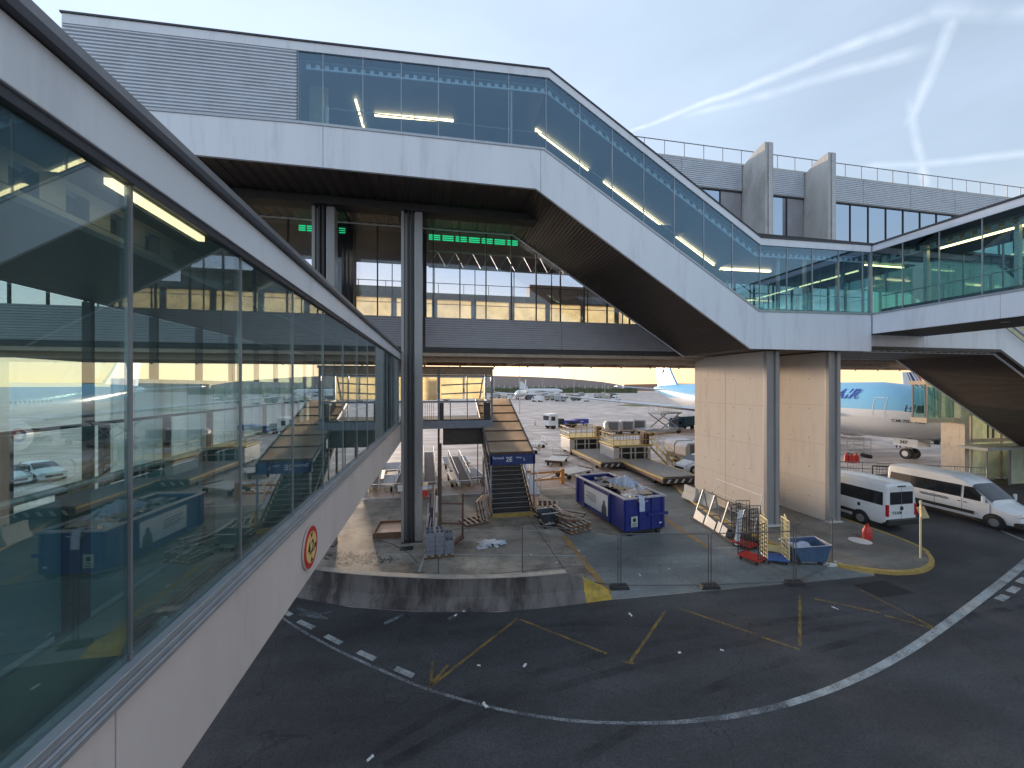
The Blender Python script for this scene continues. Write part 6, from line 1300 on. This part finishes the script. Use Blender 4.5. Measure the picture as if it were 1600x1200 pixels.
# ================================================================ ISLAND FURNITURE
cn = thing('red_canister', 'red plastic drum with a handle standing on the island behind the minibus', 'drum', at(1355, 842, .14)); cn.scale = (.72,)*3
MB().loft([[(r_*math.cos(a*math.pi/8), r_*math.sin(a*math.pi/8), z) for a in range(16)] for z, r_ in ((0, .22), (.03, .26), (.3, .27), (.34, .24), (.38, .27), (.62, .26), (.72, .2), (.86, .16), (.9, .1))]).build('drum', m_redp, cn, smooth=True)
MB().path([(-.12, 0, .86), (-.14, 0, 1.0), (.12, 0, 1.02), (.12, 0, .86)], .025).build('handle', m_redp, cn)
sp_ = thing('sign_post', 'leaning yellow brown post with two faded panels at the island tip', 'sign', at(1438, 872, .14))
MB().tube((0, 0, 0), (.18, .1, 2.5), .035, 8).build('post', m_cy, sp_); MB().rbox((.02, 0, 2.05), (.34, .02, .5), rz=R(40), ry=R(25)).build('panel', mat('faded_panel', (.50, .40, .24), .6, var=.2), sp_); MB().rbox((.30, .1, 1.95), (.26, .02, .5), rz=R(-50), ry=R(-20)).build('panel', mat('faded_panel2', (.55, .46, .26), .6, var=.2), sp_)
tag(MB().tube((20.2, 15.2, .145), (20.2, 15.2, .152), .45, 20).build('manhole_cover', m_fin), 'round grey manhole cover in the island paving near the red drum', 'manhole cover')
# railing behind the minibuses
rw = thing('apron_railing', 'long low grey metal railing running behind the minibuses', 'railing', (36, 26, 0))
P0, P1 = Vector((30.5, 27.2, 0)), Vector((41.0, 21.9, 0)); mb = MB(); n = 12; MB().bar(P0+Vector((0, 0, .12)), P1+Vector((0, 0, .12)), .3, .24).build('plinth', m_fin, rw, True)
for i in range(n+1): q = P0+(P1-P0)*i/n; mb.tube(q, q+Vector((0, 0, 1.45)), .035, 6)
for z in (.5, .95, 1.45): mb.tube(P0+Vector((0, 0, z)), P1+Vector((0, 0, z)), .03, 6)
mb.build('rails', m_steel, rw, True)
mb = MB()
for i in range(60): q = P0+(P1-P0)*i/60; mb.tube(q+Vector((0, 0, .2)), q+Vector((0, 0, 1.45)), .008, 4)
mb.build('infill_bars', m_steel, rw, True)
gb = thing('apron_railing', 'dark mesh baggage gate in the railing between the two minibuses', 'gate', (35.0, 24.4, 0), R(-27))
mb = MB(); mb.path([(-.9, 0, .1), (-.9, 0, 1.3), (.9, 0, 1.3), (.9, 0, .1)], .04); grid(mb, (-.9, 0, .15), (1.8, 0, 0), (0, 0, 1.1), 8, 5, .01); mb.build('frame', m_dark, gb)
# ground power cart and tow bar near the nose gear
gc = thing('access_steps', 'small wheeled maintenance steps and frame near the airliner nose wheel', 'steps', (44.5, 33.6, 0), R(-20))
mb = MB()
for x in (-.8, .8):
    for y in (-.5, .5): mb.tube((x, y, .2), (x, y, 2.1), .04, 6)
for z in (.6, 1.3, 2.1): mb.path([(-.8, -.5, z), (.8, -.5, z), (.8, .5, z), (-.8, .5, z), (-.8, -.5, z)], .035)
mb.bar((-.8, -.5, .4), (-2.2, -.5, .3), .06); mb.tube((0, 0, 2.1), (0, 0, 3.2), .04, 6); mb.bar((-.7, 0, 2.2), (1.0, 0, 2.9), .05); mb.build('frame', m_galv, gc)
for x in (-.7, .7): MB().tube((x, -.6, .2), (x, .6, .2), .2, 12).build('wheel', m_tyre, gc)
tg = thing('ground_cart', 'low dark ground power cart behind the airliner nose wheel', 'cart', camp(1440, 52), R(-60)); MB().box(-2, 2, -.8, .8, .35, 1.1).build('body', m_int, tg, bevel=.05)
for x in (-1.4, 1.4): MB().tube((x, -.85, .3), (x, .85, .3), .3, 12).build('wheel', m_tyre, tg)
# ================================================================ WORKER
def person(loc, rz, label):
    o = thing('person', label, 'person', loc, rz)
    m_skin = mat('skin', (.35, .2, .14), .6); m_trou = mat('dark_trousers', (.03, .035, .05), .8); m_vest = mat('hi_vis_vest', (.55, .75, .05), .6); m_hair = mat('dark_hair', (.03, .02, .015), .8)
    V = [(0, 0, .95, .13), (0, 0, 1.15, .12), (0, 0, 1.38, .15), (0, 0, 1.5, .06), (0, 0, 1.58, .075), (0, 0, 1.7, .09), (.18, 0, 1.42, .06), (.26, .05, 1.15, .045), (.24, .2, .95, .035), (.23, .26, .86, .03), (-.18, 0, 1.42, .06), (-.27, 0, 1.15, .045), (-.26, .12, .93, .035), (-.25, .17, .84, .03),
         (.1, 0, .9, .09), (.13, .12, .5, .065), (.13, .02, .1, .045), (.13, .16, .05, .035), (-.1, 0, .9, .09), (-.13, -.02, .5, .065), (-.14, -.2, .12, .045), (-.14, -.06, .05, .035)]
    E = [(0, 1), (1, 2), (2, 3), (3, 4), (4, 5), (2, 6), (6, 7), (7, 8), (8, 9), (2, 10), (10, 11), (11, 12), (12, 13), (0, 14), (14, 15), (15, 16), (16, 17), (0, 18), (18, 19), (19, 20), (20, 21)]
    def sk_(name, idx, m, gro, par):
        mp_ = {a: i for i, a in enumerate(idx)}; me = bpy.data.meshes.new(name); me.from_pydata([V[i][:3] for i in idx], [(mp_[a], mp_[b]) for a, b in E if a in mp_ and b in mp_], [])
        ob_ = bpy.data.objects.new(name, me); COL.objects.link(ob_); ob_.parent = par; md = ob_.modifiers.new('skin', 'SKIN'); sv = me.skin_vertices[0].data if me.skin_vertices else None
        if sv is None: me.attributes; 
        for i, a in enumerate(idx): me.skin_vertices[0].data[i].radius = (V[a][3]+gro,)*2
        me.skin_vertices[0].data[0].use_root = True; ob_.modifiers.new('s', 'SUBSURF').render_levels = 1; me.materials.append(m); return ob_
    def sk2(name, idx, m, gro, par):
        mb = MB(); 
        for a, b in E:
            if a in idx and b in idx: mb.tube(V[a][:3], V[b][:3], V[a][3]+gro, 10, r2=V[b][3]+gro)
        return mb.build(name, m, par, smooth=True)
    try: body = sk_('body', list(range(len(V))), m_skin, 0, o)
    except Exception as e: body = sk2('body', list(range(len(V))), m_skin, 0, o)
    sk2('trousers', {0, 14, 15, 16, 18, 19, 20}, m_trou, .018, o); sk2('vest', {0, 1, 2, 6, 10}, m_vest, .03, o); sk2('sleeves', {6, 7, 8, 10, 11, 12}, m_trou, .015, o)
    MB().loft([[(r_*math.cos(a*math.pi/6), r_*math.sin(a*math.pi/6)-.01, z) for a in range(12)] for z, r_ in ((1.68, .1), (1.74, .105), (1.79, .08), (1.81, .02))]).build('hair', m_hair, o, smooth=True)
person(camp(1403, 47.5), R(70), 'person in a yellow green vest and dark trousers walking by the airliner nose gear')

# ================================================================ BELT CONVEYORS under the cabin
def make_belt(label, loc, rz, L_=6.0, h0=.6, h1=1.5):
    b = thing('belt_conveyor', label, 'conveyor', loc, R(rz), 'belt conveyors parked under the raised cabin')
    MB().loft([[(-.38, y, z), (.38, y, z), (.38, y, z+.1), (-.38, y, z+.1)] for y, z in ((0, h0), (L_, h1))]).build('belt', m_brown2, b)
    for x in (-.48, .40): MB().loft([[(x, y, z-.08), (x+.08, y, z-.08), (x+.08, y, z+.2), (x, y, z+.2)] for y, z in ((-.05, h0), (L_+.05, h1))]).build('side_frame', m_lwht, b)
    for x in (-.44, .44):
        mb = MB(); 
        for i in range(5): y = .3+i*(L_-.6)/4; z = h0+(h1-h0)*y/L_; mb.tube((x, y, z), (x, y, z+.75), .025, 6)
        mb.tube((x, .3, h0+.78), (x, L_-.3, h1+.7), .03, 6); mb.build('hand_rail', m_galv, b)
    MB().box(-.7, .7, L_*.3, L_*.75, .3, .62).build('chassis', m_lwht, b, bevel=.03)
    for x in (-.75, .6):
        for y in (L_*.35, L_*.68): MB().tube((x, y, .28), (x+.15, y, .28), .28, 12).build('wheel', m_tyre, b)
    return b
m_brown2 = mat('worn_belt', (.20, .15, .13), .8, var=.2, scale=5)
make_belt('belt conveyor under the raised cabin, brown belt rising directly left of the stair', (1.9, 27.6, 0), 6)
make_belt('belt conveyor just right of the steel column under the raised cabin', (-.6, 28.2, 0), 2, 8)
make_belt('belt conveyor partly hidden behind the steel column', (-2.6, 27.5, 0), -4, 7)
make_belt('belt conveyor on the far side of the rail, left of the steel column', (-4.6, 28.5, 0), 5, 7)
dr = thing('crowd_rail', 'long thin double steel rail crossing below the raised cabin behind the column', 'railing', (-1.5, 26.9, 0))
mb = MB()
for z in (.15, 1.1): mb.tube((-7.5, 26.9, z), (3.0, 26.9, z), .035, 6)
for i in range(8): mb.tube((-7.5+1.5*i, 26.9, 0), (-7.5+1.5*i, 26.9, 1.1), .03, 6)
mb.build('rails', m_galv, dr, True)

# small litter on the road and in the yard
lt = None
for i, (px, py) in enumerate(((725, 957), (712, 963), (758, 1104), (748, 1042), (820, 1042), (1305, 952), (1062, 1022), (578, 1188), (985, 962), (1128, 1018), (870, 880), (905, 862), (1045, 890), (830, 868), (1000, 900))):
    o = MB(); crumple(o, 0, 0, .004, .09+.05*(i % 3), .07, .05, 4)
    o = tag(o.build('litter', m_paper), 'tiny pale scrap of litter lying on the road or yard', 'litter', 'litter scraps on the ground'); q = at(px, py); o.location = (q.x, q.y, .016); o.rotation_euler.z = i
cbl = tag(MB().path([tuple(Vector((at(px, py).x, at(px, py).y, .03))) for px, py in ((590, 905-60), (612, 850), (640, 866), (652, 880))], .012).build('cable', m_dark), 'thin black cable lying on the yard left of the steel column foot', 'cable')
